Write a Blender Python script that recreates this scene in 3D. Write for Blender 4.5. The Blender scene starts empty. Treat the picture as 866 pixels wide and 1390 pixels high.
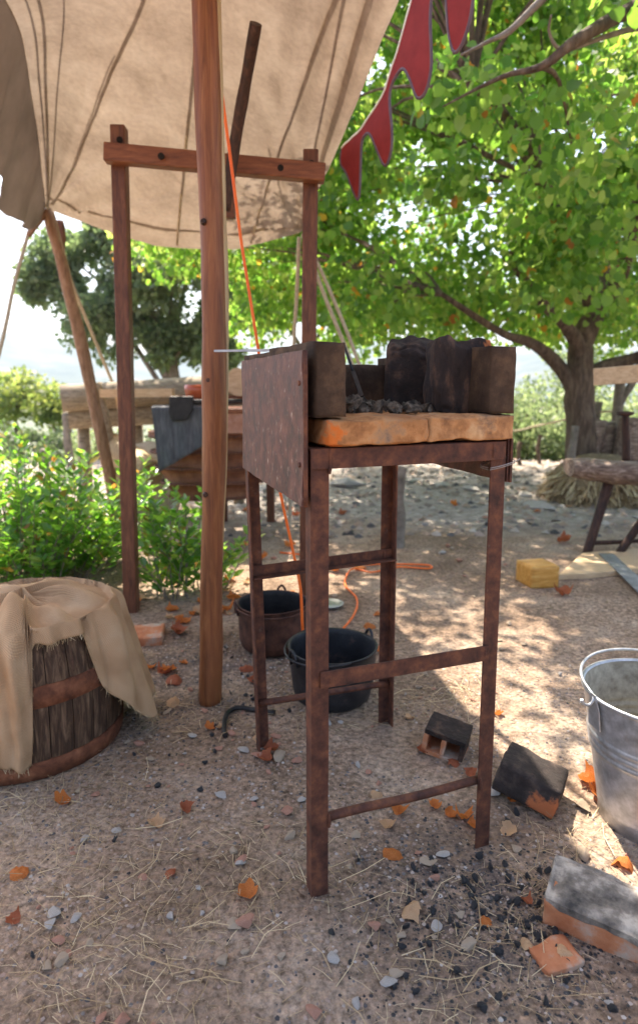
import bpy, bmesh, math, random
import numpy as np
from mathutils import Vector, Matrix, noise, Euler
R = math.radians
random.seed(7); rng = np.random.default_rng(7)
SC = bpy.context.scene
C = SC.collection
P0, H = R(8.53), 1.05
F = 867.0

# ---------------------------------------------------------------- measuring helpers
def ray(px, py):
    a, b = px-433, 650-py
    return Vector((a, F*math.cos(P0)+b*math.sin(P0), -F*math.sin(P0)+b*math.cos(P0)))
def G(px, py, z=0.0):
    d = ray(px, py); t = (z-H)/d.z
    return Vector((d.x*t, d.y*t, z))
def Y(px, py, yv):
    d = ray(px, py); t = yv/d.y
    return Vector((d.x*t, yv, H+d.z*t))
def gz(x, y):
    z = 0.010*noise.noise(Vector((x*2.2, y*2.2, 1.3))) + 0.006*noise.noise(Vector((x*7, y*7, 4.1)))
    if y > 5: z += 0.05*noise.noise(Vector((x*1.3, y*1.3, 9)))*min(1, (y-5)/2)
    e = 8.4 + 0.5*noise.noise(Vector((x*.4, 0, 2)))
    if y > e:
        d = y-e
        z -= min(d*d*.12, d*.33) if d < 25 else 8.25+(d-25)*.10 if d < 200 else 25.75
    if y > 20: z += 1.2*noise.noise(Vector((x*.05, y*.05, 3)))*min(1, (y-20)/40)
    return z

# ---------------------------------------------------------------- object helpers
ORG = {}
def thing(name, label, cat, loc=(0, 0, 0), group=None):
    o = bpy.data.objects.new(name, None); C.objects.link(o)
    o.location = loc; o.empty_display_size = .1
    o['label'] = label; o['category'] = cat
    if group: o['group'] = group
    ORG[o.name] = Vector(loc)
    return o
def tag(o, label, cat, group=None):
    o['label'] = label; o['category'] = cat
    if group: o['group'] = group
    return o

class MB:
    def __init__(s): s.v = []; s.f = []; s.sm = []
    def add(s, vs, fs, smooth=False):
        n = len(s.v); s.v += [Vector(v) for v in vs]
        s.f += [tuple(i+n for i in f) for f in fs]; s.sm += [smooth]*len(fs)
        return s
    def box(s, c, d, m=None):
        hx, hy, hz = d[0]/2, d[1]/2, d[2]/2
        vs = [Vector((x, y, z)) for x in (-hx, hx) for y in (-hy, hy) for z in (-hz, hz)]
        M = m if m is not None else Matrix.Identity(3)
        c = Vector(c)
        return s.add([c+M@v for v in vs], [(0,1,3,2),(4,6,7,5),(0,4,5,1),(2,3,7,6),(0,2,6,4),(1,5,7,3)])
    def hexa(s, b, t):      # four bottom, four top points
        return s.add(list(b)+list(t), [(3,2,1,0),(4,5,6,7),(0,1,5,4),(1,2,6,5),(2,3,7,6),(3,0,4,7)])
    def beam(s, a, b, w, h, up=(0, 0, 1)):
        a, b = Vector(a), Vector(b); d = (b-a).normalized(); u = Vector(up)
        x = d.cross(u).normalized(); u = x.cross(d).normalized()
        M = Matrix((x, d, u)).transposed()
        return s.box((a+b)/2, (w, (b-a).length, h), M)
    def tube(s, pts, rad, n=10, cap=True, wob=0.0, seed=0):
        pts = [Vector(p) for p in pts]
        if not isinstance(rad, (list, tuple)): rad = [rad]*len(pts)
        vs, fs = [], []; prev = None
        for i, p in enumerate(pts):
            d = (pts[min(i+1, len(pts)-1)]-pts[max(i-1, 0)]).normalized()
            if prev is None:
                u = d.orthogonal().normalized()
            else:
                u = (prev-d*prev.dot(d)).normalized()
            prev = u; w = d.cross(u)
            for k in range(n):
                a = 2*math.pi*k/n
                r = rad[i]*(1+(wob*noise.noise(Vector((math.cos(a)*1.3+seed, math.sin(a)*1.3, i*.35))) if wob else 0))
                vs.append(p+(u*math.cos(a)+w*math.sin(a))*r)
        for i in range(len(pts)-1):
            for k in range(n):
                k2 = (k+1) % n
                fs.append((i*n+k, i*n+k2, (i+1)*n+k2, (i+1)*n+k))
        s.add(vs, fs, True)
        if cap:
            m = len(s.v)-len(vs)
            s.f.append(tuple(m+k for k in range(n))[::-1]); s.sm.append(False)
            s.f.append(tuple(m+(len(pts)-1)*n+k for k in range(n))); s.sm.append(False)
        return s
    def lathe(s, c, prof, n=48, fn=None):
        c = Vector(c); vs, fs = [], []
        for (r, z) in prof:
            for k in range(n):
                a = 2*math.pi*k/n; rr = r*(fn(a, z) if fn else 1)
                vs.append(c+Vector((rr*math.cos(a), rr*math.sin(a), z)))
        for i in range(len(prof)-1):
            for k in range(n):
                k2 = (k+1) % n
                fs.append((i*n+k, i*n+k2, (i+1)*n+k2, (i+1)*n+k))
        return s.add(vs, fs, True)
    def build(s, name, mat, parent=None, bevel=0, org=None, mods=()):
        o0 = Vector((0, 0, 0))
        q = parent
        if org is not None: o0 = Vector(org)
        while q is not None:
            if q.name in ORG: o0 = ORG[q.name]; break
            q = q.parent
        me = bpy.data.meshes.new(name)
        me.from_pydata([tuple(v-o0) for v in s.v], [], s.f)
        me.polygons.foreach_set('use_smooth', s.sm)
        me.materials.append(mat); me.update()
        o = bpy.data.objects.new(name, me); C.objects.link(o)
        if parent is not None: o.parent = parent
        elif org is not None: o.location = o0
        ORG[o.name] = o0
        if bevel:
            b = o.modifiers.new('bevel', 'BEVEL'); b.width = bevel; b.segments = 2; b.limit_method = 'ANGLE'; b.angle_limit = R(35)
            for p in me.polygons: p.use_smooth = p.use_smooth
        return o
def spline(ctrl, n=24):
    ctrl = [Vector(c) for c in ctrl]; out = []
    L = len(ctrl)-1
    for i in range(n+1):
        t = i/n*L; k = min(int(t), L-1); f = t-k
        p0, p1, p2, p3 = ctrl[max(k-1, 0)], ctrl[k], ctrl[k+1], ctrl[min(k+2, L)]
        out.append(.5*((2*p1)+(p2-p0)*f+(2*p0-5*p1+4*p2-p3)*f*f+(3*p1-p0-3*p2+p3)*f**3))
    return out

# ---------------------------------------------------------------- materials
def newmat(name):
    m = bpy.data.materials.new(name); m.use_nodes = True
    nt = m.node_tree; nt.nodes.clear()
    return m, nt, nt.nodes, nt.links
def ramp(N, stops, interp='LINEAR'):
    r = N.new('ShaderNodeValToRGB'); cr = r.color_ramp; cr.interpolation = interp
    while len(cr.elements) < len(stops): cr.elements.new(.5)
    for e, (p, c) in zip(cr.elements, stops):
        e.position = p; e.color = (*c, 1) if len(c) == 3 else c
    return r
def surf(name, stops, scale=6, detail=8, rough=.8, bump=.3, bscale=40, stretch=(1, 1, 1), metal=0, spec=.3, stops2=None, mask=(.5, .6), mscale=3,
         bdist=.01, transl=0, coord='Object', distort=0.0, rvar=0.0, spot=None):
    m, nt, N, L = newmat(name)
    out = N.new('ShaderNodeOutputMaterial'); b = N.new('ShaderNodeBsdfPrincipled')
    tc = N.new('ShaderNodeTexCoord'); mp = N.new('ShaderNodeMapping'); mp.inputs['Scale'].default_value = stretch
    L.new(tc.outputs[coord], mp.inputs['Vector'])
    n1 = N.new('ShaderNodeTexNoise'); n1.inputs['Scale'].default_value = scale; n1.inputs['Detail'].default_value = detail
    n1.inputs['Roughness'].default_value = .62; n1.inputs['Distortion'].default_value = distort
    L.new(mp.outputs[0], n1.inputs['Vector'])
    r1 = ramp(N, stops); L.new(n1.outputs['Fac'], r1.inputs['Fac']); col = r1.outputs['Color']
    if stops2:
        n2 = N.new('ShaderNodeTexNoise'); n2.inputs['Scale'].default_value = mscale; n2.inputs['Detail'].default_value = 6; n2.inputs['Roughness'].default_value = .7
        L.new(mp.outputs[0], n2.inputs['Vector'])
        rm = ramp(N, [(mask[0], (0, 0, 0)), (mask[1], (1, 1, 1))]); L.new(n2.outputs['Fac'], rm.inputs['Fac'])
        r2 = ramp(N, stops2); L.new(n1.outputs['Fac'], r2.inputs['Fac'])
        mx = N.new('ShaderNodeMix'); mx.data_type = 'RGBA'
        L.new(rm.outputs['Color'], mx.inputs['Factor']); L.new(col, mx.inputs[6]); L.new(r2.outputs['Color'], mx.inputs[7])
        col = mx.outputs[2]
    if spot:
        sc_, r_, c_ = spot
        vd = N.new('ShaderNodeVectorMath'); vd.operation = 'DISTANCE'; vd.inputs[1].default_value = sc_; L.new(tc.outputs[coord], vd.inputs[0])
        ma = N.new('ShaderNodeMath'); ma.operation = 'MULTIPLY_ADD'; ma.inputs[1].default_value = -.2; L.new(n1.outputs['Fac'], ma.inputs[0]); L.new(vd.outputs['Value'], ma.inputs[2])
        mr_ = N.new('ShaderNodeMapRange'); mr_.inputs['From Min'].default_value = r_-.052; mr_.inputs['From Max'].default_value = r_-.072; L.new(ma.outputs[0], mr_.inputs['Value'])
        mx = N.new('ShaderNodeMix'); mx.data_type = 'RGBA'; mx.inputs[7].default_value = (*c_, 1); L.new(mr_.outputs[0], mx.inputs['Factor']); L.new(col, mx.inputs[6]); col = mx.outputs[2]
    L.new(col, b.inputs['Base Color'])
    b.inputs['Metallic'].default_value = metal; b.inputs['Specular IOR Level'].default_value = spec
    if rvar:
        mr = N.new('ShaderNodeMapRange'); mr.inputs['To Min'].default_value = rough-rvar; mr.inputs['To Max'].default_value = rough+rvar
        L.new(n1.outputs['Fac'], mr.inputs['Value']); L.new(mr.outputs[0], b.inputs['Roughness'])
    else: b.inputs['Roughness'].default_value = rough
    if bump:
        nb = N.new('ShaderNodeTexNoise'); nb.inputs['Scale'].default_value = bscale; nb.inputs['Detail'].default_value = 6; nb.inputs['Roughness'].default_value = .6
        L.new(mp.outputs[0], nb.inputs['Vector'])
        bp = N.new('ShaderNodeBump'); bp.inputs['Strength'].default_value = bump; bp.inputs['Distance'].default_value = bdist
        L.new(nb.outputs['Fac'], bp.inputs['Height']); L.new(bp.outputs[0], b.inputs['Normal'])
    sh = b.outputs[0]
    if transl:
        t = N.new('ShaderNodeBsdfTranslucent'); L.new(col, t.inputs['Color'])
        ms = N.new('ShaderNodeMixShader'); ms.inputs[0].default_value = transl
        L.new(sh, ms.inputs[1]); L.new(t.outputs[0], ms.inputs[2]); sh = ms.outputs[0]
    L.new(sh, out.inputs['Surface'])
    return m
def leafmat(name, stops, tstops, transl=.55, rough=.45, spec=.4):
    m, nt, N, L = newmat(name)
    out = N.new('ShaderNodeOutputMaterial'); b = N.new('ShaderNodeBsdfPrincipled'); t = N.new('ShaderNodeBsdfTranslucent')
    g = N.new('ShaderNodeNewGeometry')
    r1 = ramp(N, stops); r2 = ramp(N, tstops)
    L.new(g.outputs['Random Per Island'], r1.inputs['Fac']); L.new(g.outputs['Random Per Island'], r2.inputs['Fac'])
    L.new(r1.outputs['Color'], b.inputs['Base Color']); L.new(r2.outputs['Color'], t.inputs['Color'])
    b.inputs['Roughness'].default_value = rough; b.inputs['Specular IOR Level'].default_value = spec
    ms = N.new('ShaderNodeMixShader'); ms.inputs[0].default_value = transl
    L.new(b.outputs[0], ms.inputs[1]); L.new(t.outputs[0], ms.inputs[2]); L.new(ms.outputs[0], out.inputs['Surface'])
    return m
M = {}
M['rust'] = surf('rust', [(.3, (.035, .013, .009)), (.5, (.095, .034, .020)), (.66, (.17, .062, .030)), (.8, (.30, .12, .05))], 34, rough=.72, bump=.45, bscale=160, bdist=.002, spec=.35, rvar=.12,
                 stops2=[(.3, (.035, .022, .02)), (.7, (.24, .15, .11))], mask=(.62, .74), mscale=40)
M['rust_plate'] = surf('rust_plate', [(.3, (.04, .017, .014)), (.5, (.105, .042, .032)), (.66, (.17, .072, .052)), (.8, (.27, .12, .07))], 26, rough=.62, bump=.5, bscale=110, bdist=.002, spec=.4, rvar=.12,
                 stops2=[(.3, (.16, .09, .075)), (.6, (.42, .32, .26))], mask=(.60, .70), mscale=46)
M['iron'] = surf('iron', [(.3, (.006, .006, .007)), (.7, (.03, .027, .027))], 30, rough=.55, bump=.4, bscale=120, bdist=.002, metal=.3, spec=.5)
M['iron_bowl'] = surf('iron_bowl', [(.3, (.007, .007, .009)), (.7, (.03, .031, .036))], 18, rough=.5, bump=.4, bscale=90, bdist=.003, metal=.2, spec=.5,
                 stops2=[(.3, (.06, .03, .022)), (.7, (.13, .07, .05))], mask=(.6, .75), mscale=9)
M['soot_rust'] = surf('soot_rust', [(.3, (.018, .009, .007)), (.7, (.13, .055, .035))], 18, rough=.75, bump=.5, bscale=90, bdist=.004)
M['firebrick'] = surf('firebrick', [(.3, (.20, .10, .05)), (.5, (.34, .17, .08)), (.7, (.44, .25, .13))], 12, rough=.9, bump=.6, bscale=90, bdist=.004,
                 stops2=[(.3, (.04, .03, .025)), (.7, (.14, .10, .075))], mask=(.52, .68), mscale=11)
M['slab'] = surf('slab', [(.3, (.20, .09, .04)), (.5, (.46, .22, .09)), (.7, (.60, .36, .18))], 24, rough=.9, bump=.6, bscale=80, bdist=.005,
                 stops2=[(.3, (.05, .035, .028)), (.7, (.20, .13, .09))], mask=(.53, .68), mscale=10)
M['slab_o'] = surf('slab_orange_corner', [(.3, (.20, .08, .03)), (.5, (.46, .21, .08)), (.7, (.60, .35, .17))], 24, rough=.9, bump=.7, bscale=80, bdist=.005,
                 stops2=[(.3, (.05, .035, .028)), (.7, (.20, .13, .09))], mask=(.50, .66), mscale=12, spot=((-.09, -.147, .012), -.020, (.62, .16, .03)))
M['char'] = surf('char', [(.3, (.010, .007, .006)), (.5, (.026, .017, .014)), (.64, (.085, .048, .032)), (.8, (.18, .10, .06))], 24, rough=.85, bump=.7, bscale=90, bdist=.005,
                 stops2=[(.3, (.20, .08, .035)), (.7, (.34, .15, .06))], mask=(.62, .74), mscale=9)
M['lining'] = surf('lining', [(.3, (.028, .015, .009)), (.5, (.058, .034, .020)), (.66, (.12, .07, .04)), (.8, (.2, .12, .07))], 16, rough=.9, bump=.6, bscale=100, bdist=.004,
                 stops2=[(.3, (.26, .11, .05)), (.7, (.40, .20, .10))], mask=(.68, .74), mscale=14)
M['terracotta'] = surf('terracotta', [(.3, (.34, .10, .04)), (.5, (.46, .18, .085)), (.7, (.52, .28, .17))], 14, rough=.9, bump=.6, bscale=90, bdist=.004,
                 stops2=[(.3, (.3, .24, .19)), (.7, (.45, .38, .31))], mask=(.5, .66), mscale=12)
M['cinder'] = surf('cinder', [(.3, (.04, .032, .025)), (.5, (.22, .175, .13)), (.7, (.50, .42, .32))], 60, rough=.9, bump=.9, bscale=150, bdist=.004, stops2=[(.3, (.02, .018, .017)), (.7, (.12, .10, .08))], mask=(.45, .6), mscale=.8)
M['coal'] = surf('coal', [(.3, (.008, .008, .009)), (.7, (.03, .03, .034))], 40, rough=.55, bump=.8, bscale=140, bdist=.003, spec=.5)
def wood(name, a, b, c, st=(6, 6, .7), rough=.6, sc=9, spec=.35, **k):
    return surf(name, [(.32, a), (.5, b), (.68, c)], sc, rough=rough, bump=.4, bscale=30, bdist=.003, stretch=st, spec=spec, distort=.6, **k)
M['pole'] = wood('pole_wood', (.11, .036, .013), (.20, .07, .024), (.30, .12, .045), st=(7, 7, .6), rough=.5,
                 stops2=[(.3, (.17, .05, .02)), (.7, (.27, .10, .035))], mask=(.45, .6), mscale=3)
M['bark'] = wood('bark_strip', (.30, .20, .10), (.42, .30, .16), (.5, .38, .22), st=(9, 9, .6))
M['frame'] = wood('frame_wood', (.07, .026, .015), (.125, .045, .022), (.19, .075, .036), st=(7, 7, 1.2), rough=.5)
M['frame_x'] = wood('frame_wood_x', (.11, .035, .016), (.18, .06, .026), (.25, .095, .04), st=(1, 7, 7), rough=.5)
M['darkwood'] = wood('dark_wood', (.02, .010, .007), (.045, .019, .012), (.09, .04, .024), st=(6, 6, 1))
M['branch'] = wood('branch_wood', (.15, .075, .04), (.26, .14, .08), (.36, .22, .14), st=(7, 7, 1))
M['log'] = wood('log_wood', (.16, .12, .08), (.28, .22, .15), (.38, .31, .23), st=(.8, 7, 7), rough=.8)
M['oldlog'] = wood('old_log', (.09, .055, .042), (.22, .15, .11), (.42, .32, .25), st=(1.2, 6, 6), rough=.85)
M['plank'] = wood('plank_pine', (.42, .28, .16), (.55, .38, .22), (.62, .46, .29), st=(1, 7, 7), rough=.6)
M['block'] = wood('block_pine', (.46, .20, .035), (.60, .29, .06), (.68, .40, .12), st=(1, 6, 6), rough=.5)
M['stave'] = wood('stave', (.028, .014, .008), (.075, .040, .022), (.19, .115, .068), st=(9, 9, 1), rough=.8, stops2=[(.3, (.10, .04, .03)), (.7, (.2, .1, .07))], mask=(.6, .72), mscale=2)
M['hoop'] = surf('hoop', [(.3, (.06, .022, .012)), (.5, (.16, .055, .026)), (.7, (.28, .11, .055))], 22, rough=.8, bump=.5, bscale=90, bdist=.002,
                 stops2=[(.3, (.25, .15, .11)), (.7, (.38, .27, .2))], mask=(.64, .74), mscale=16)
M['galv'] = surf('galvanised', [(.3, (.32, .325, .33)), (.5, (.45, .46, .47)), (.7, (.60, .61, .63))], 38, rough=.36, bump=.3, bscale=30, bdist=.002, metal=.55, spec=.5, rvar=.15,
                 stops2=[(.3, (.30, .27, .24)), (.7, (.42, .37, .32))], mask=(.55, .7), mscale=7)
M['galv_in'] = surf('galvanised_inside', [(.3, (.16, .14, .11)), (.5, (.30, .28, .23)), (.7, (.42, .40, .33))], 30, rough=.75, bump=.4, bscale=80, bdist=.002, metal=.2)
M['steel'] = surf('steel', [(.3, (.2, .21, .23)), (.7, (.42, .43, .46))], 14, rough=.35, bump=.1, metal=.8)
M['wire'] = surf('wire', [(.3, (.22, .19, .17)), (.7, (.4, .36, .33))], 40, rough=.5, metal=.5, bump=0)
M['cable'] = surf('orange_cable', [(.3, (.85, .13, .015)), (.7, (.9, .18, .025))], 10, rough=.45, bump=0, spec=.4)
M['rope'] = surf('rope', [(.3, (.35, .28, .19)), (.7, (.55, .46, .34))], 60, rough=.9, bump=.8, bscale=160, bdist=.004)
M['apron'] = surf('leather_blue_grey', [(.3, (.05, .053, .062)), (.5, (.085, .09, .102)), (.7, (.14, .145, .16))], 8, rough=.75, bump=.5, bscale=40, stretch=(6, 6, 1))
M['bellows'] = surf('bellows_leather', [(.3, (.10, .035, .02)), (.5, (.18, .07, .035)), (.7, (.30, .14, .07))], 7, rough=.7, bump=.5, bscale=40)
M['bowl'] = surf('glazed_clay', [(.3, (.34, .06, .02)), (.7, (.46, .10, .035))], 8, rough=.25, bump=0, spec=.5)
M['hay'] = surf('hay', [(.3, (.16, .10, .06)), (.5, (.34, .24, .14)), (.7, (.50, .38, .23))], 26, rough=.95, bump=1, bscale=60, bdist=.03, stretch=(3, 3, 1))
M['stone'] = surf('pale_stone', [(.3, (.30, .26, .22)), (.5, (.42, .38, .34)), (.7, (.52, .48, .44))], 14, rough=.9, bump=.6, bscale=60, bdist=.01)
M['stone_g'] = surf('grey_stone', [(.3, (.26, .235, .21)), (.7, (.50, .46, .42))], 20, rough=.85, bump=.5, bscale=80, bdist=.004)
M['stone_p'] = surf('pink_stone', [(.3, (.30, .13, .08)), (.7, (.46, .26, .19))], 20, rough=.9, bump=.5, bscale=80, bdist=.004)
M['stone_t'] = surf('tan_stone', [(.3, (.30, .22, .15)), (.7, (.44, .35, .26))], 20, rough=.9, bump=.5, bscale=80, bdist=.004)
M['barktree'] = surf('tree_bark', [(.3, (.06, .04, .03)), (.5, (.14, .095, .068)), (.7, (.25, .18, .13))], 9, rough=.9, bump=1, bscale=22, bdist=.03, stretch=(3, 3, .7))
M['barkpale'] = surf('pale_bark', [(.3, (.10, .08, .06)), (.7, (.30, .25, .2))], 12, rough=.9, bump=.6, bscale=40)
M['felt'] = surf('red_felt', [(.3, (.20, .014, .015)), (.7, (.28, .026, .026))], 14, rough=.9, bump=.3, bscale=200, bdist=.002, transl=.04)
M['felt_edge'] = surf('grey_edging', [(.3, (.10, .065, .085)), (.7, (.14, .10, .12))], 20, rough=.8, bump=0)
M['cord'] = surf('white_cord', [(.3, (.6, .55, .48)), (.7, (.75, .7, .63))], 20, rough=.8, bump=0)
M['hill'] = surf('hill_scrub', [(.35, (.035, .055, .035)), (.5, (.07, .09, .055)), (.65, (.15, .15, .10))], .02, rough=1, bump=0)
M['blackhole'] = surf('black_knot', [(.3, (.008, .006, .005)), (.7, (.02, .015, .012))], 20, bump=0, rough=.9)
M['sack'] = surf('pale_sack', [(.3, (.45, .37, .26)), (.7, (.6, .52, .4))], 20, bump=.5, bscale=60)
M['dryleaf'] = surf('dry_leaf', [(.3, (.42, .10, .025)), (.5, (.60, .18, .04)), (.7, (.70, .30, .09))], 30, rough=.6, bump=.4, bscale=120, bdist=.003, transl=.35)
M['dryleaf_r'] = surf('dry_leaf_red', [(.3, (.26, .06, .03)), (.7, (.48, .16, .07))], 30, rough=.7, bump=.4, bscale=120, bdist=.003, transl=.3)
M['dryleaf_y'] = surf('dry_leaf_tan', [(.3, (.50, .28, .14)), (.7, (.66, .44, .26))], 30, rough=.7, bump=.4, bscale=120, bdist=.003, transl=.3)
M['judas'] = leafmat('judas_leaf', [(0, (.04, .09, .022)), (.5, (.07, .14, .03)), (.97, (.13, .20, .05)), (.985, (.45, .25, .03)), (1, (.4, .13, .04))],
                     [(0, (.16, .40, .05)), (.35, (.30, .58, .07)), (.75, (.50, .76, .12)), (.97, (.66, .82, .2)), (.985, (.8, .45, .04)), (1, (.65, .2, .05))], .55)
M['olive'] = leafmat('olive_leaf', [(0, (.07, .10, .055)), (.6, (.12, .16, .085)), (1, (.17, .2, .11))], [(0, (.14, .22, .09)), (1, (.24, .33, .13))], .35)
M['oak'] = leafmat('oak_leaf', [(0, (.12, .15, .10)), (.6, (.18, .22, .13)), (1, (.25, .30, .16))], [(0, (.22, .34, .14)), (1, (.38, .52, .2))], .5)
M['pale'] = leafmat('pale_leaf', [(0, (.12, .17, .08)), (.6, (.17, .22, .11)), (1, (.24, .26, .15))], [(0, (.25, .36, .14)), (1, (.42, .5, .22))], .5)
M['pine'] = leafmat('pine_leaf', [(0, (.07, .11, .03)), (1, (.14, .18, .05))], [(0, (.25, .38, .08)), (1, (.45, .5, .12))], .5)
M['myrtle'] = leafmat('myrtle_leaf', [(0, (.04, .11, .025)), (.6, (.07, .17, .035)), (.95, (.12, .22, .04)), (1, (.35, .12, .03))],
                      [(0, (.18, .50, .04)), (.6, (.32, .66, .06)), (.95, (.55, .75, .10)), (1, (.6, .2, .04))], .45, rough=.28, spec=.6)
M['pod'] = leafmat('seed_pod', [(0, (.25, .07, .05)), (1, (.35, .12, .08))], [(0, (.5, .12, .08)), (1, (.6, .2, .1))], .4)
M['straw'] = leafmat('straw', [(0, (.26, .17, .09)), (.5, (.46, .33, .18)), (1, (.72, .58, .37))], [(0, (.4, .3, .16)), (1, (.5, .4, .25))], .15, rough=.6)
M['gravel'] = leafmat('gravel', [(0, (.05, .048, .05)), (.15, (.15, .14, .14)), (.5, (.30, .23, .18)), (.8, (.34, .24, .19)), (1, (.46, .42, .38))], [(0, (.1, .1, .1)), (1, (.1, .1, .1))], 0, rough=.9, spec=.2)

def canvas_mat():
    m, nt, N, L = newmat('canvas')
    out = N.new('ShaderNodeOutputMaterial'); b = N.new('ShaderNodeBsdfPrincipled'); t = N.new('ShaderNodeBsdfTranslucent')
    tc = N.new('ShaderNodeTexCoord')
    n1 = N.new('ShaderNodeTexNoise'); n1.inputs['Scale'].default_value = 4; n1.inputs['Detail'].default_value = 9; n1.inputs['Roughness'].default_value = .7
    L.new(tc.outputs['Object'], n1.inputs['Vector'])
    r1 = ramp(N, [(.3, (.24, .18, .135)), (.5, (.33, .255, .195)), (.7, (.40, .32, .25))]); L.new(n1.outputs['Fac'], r1.inputs['Fac'])
    n2 = N.new('ShaderNodeTexNoise'); n2.inputs['Scale'].default_value = 45; n2.inputs['Detail'].default_value = 4
    L.new(tc.outputs['Object'], n2.inputs['Vector'])
    r2 = ramp(N, [(.35, (.88, .88, .88)), (.62, (1, 1, 1))]); L.new(n2.outputs['Fac'], r2.inputs['Fac'])
    mx = N.new('ShaderNodeMix'); mx.data_type = 'RGBA'; mx.blend_type = 'MULTIPLY'; mx.inputs['Factor'].default_value = 1
    L.new(r1.outputs['Color'], mx.inputs[6]); L.new(r2.outputs['Color'], mx.inputs[7])
    L.new(mx.outputs[2], b.inputs['Base Color']); L.new(mx.outputs[2], t.inputs['Color'])
    b.inputs['Roughness'].default_value = .95; b.inputs['Specular IOR Level'].default_value = .1
    bp = N.new('ShaderNodeBump'); bp.inputs['Strength'].default_value = .3; bp.inputs['Distance'].default_value = .004
    L.new(n2.outputs['Fac'], bp.inputs['Height']); L.new(bp.outputs[0], b.inputs['Normal'])
    ms = N.new('ShaderNodeMixShader'); ms.inputs[0].default_value = CANVAS_T
    L.new(b.outputs[0], ms.inputs[1]); L.new(t.outputs[0], ms.inputs[2]); L.new(ms.outputs[0], out.inputs['Surface'])
    return m
CANVAS_T = .22
M['canvas'] = canvas_mat()
M['canvas2'] = surf('shaded_grey_canvas', [(.3, (.17, .14, .115)), (.5, (.225, .185, .155)), (.7, (.27, .225, .19))], 4, rough=.95, bump=.3, bscale=45, bdist=.004, transl=.06)  # heavier grey cloth, the flap's shade put into its darker colour

def burlap_mat():
    m, nt, N, L = newmat('burlap')
    out = N.new('ShaderNodeOutputMaterial'); b = N.new('ShaderNodeBsdfPrincipled')
    uv = N.new('ShaderNodeUVMap'); uv.uv_map = 'weave'
    w1 = N.new('ShaderNodeTexWave'); w1.wave_type = 'BANDS'; w1.bands_direction = 'X'; w1.inputs['Scale'].default_value = 88; w1.inputs['Distortion'].default_value = 1.2; w1.inputs['Detail'].default_value = 2
    w2 = N.new('ShaderNodeTexWave'); w2.wave_type = 'BANDS'; w2.bands_direction = 'Y'; w2.inputs['Scale'].default_value = 88; w2.inputs['Distortion'].default_value = 1.2; w2.inputs['Detail'].default_value = 2
    L.new(uv.outputs[0], w1.inputs['Vector']); L.new(uv.outputs[0], w2.inputs['Vector'])
    mul = N.new('ShaderNodeMath'); mul.operation = 'ADD'; L.new(w1.outputs['Fac'], mul.inputs[0]); L.new(w2.outputs['Fac'], mul.inputs[1])
    n1 = N.new('ShaderNodeTexNoise'); n1.inputs['Scale'].default_value = 9; n1.inputs['Detail'].default_value = 8; L.new(uv.outputs[0], n1.inputs['Vector'])
    r0 = ramp(N, [(.3, (.44, .275, .155)), (.55, (.56, .375, .225)), (.75, (.64, .46, .30))]); L.new(n1.outputs['Fac'], r0.inputs['Fac'])
    r1 = ramp(N, [(.1, (.76, .73, .70)), (.8, (1, 1, 1))]); 
    dv = N.new('ShaderNodeMath'); dv.operation = 'MULTIPLY'; dv.inputs[1].default_value = .5; L.new(mul.outputs[0], dv.inputs[0]); L.new(dv.outputs[0], r1.inputs['Fac'])
    mx = N.new('ShaderNodeMix'); mx.data_type = 'RGBA'; mx.blend_type = 'MULTIPLY'; mx.inputs['Factor'].default_value = 1
    L.new(r0.outputs['Color'], mx.inputs[6]); L.new(r1.outputs['Color'], mx.inputs[7]); L.new(mx.outputs[2], b.inputs['Base Color'])
    b.inputs['Roughness'].default_value = .95; b.inputs['Specular IOR Level'].default_value = .1
    bp = N.new('ShaderNodeBump'); bp.inputs['Strength'].default_value = .5; bp.inputs['Distance'].default_value = .002
    L.new(mul.outputs[0], bp.inputs['Height']); L.new(bp.outputs[0], b.inputs['Normal'])
    L.new(b.outputs[0], out.inputs['Surface'])
    return m
M['burlap'] = burlap_mat()

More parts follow.
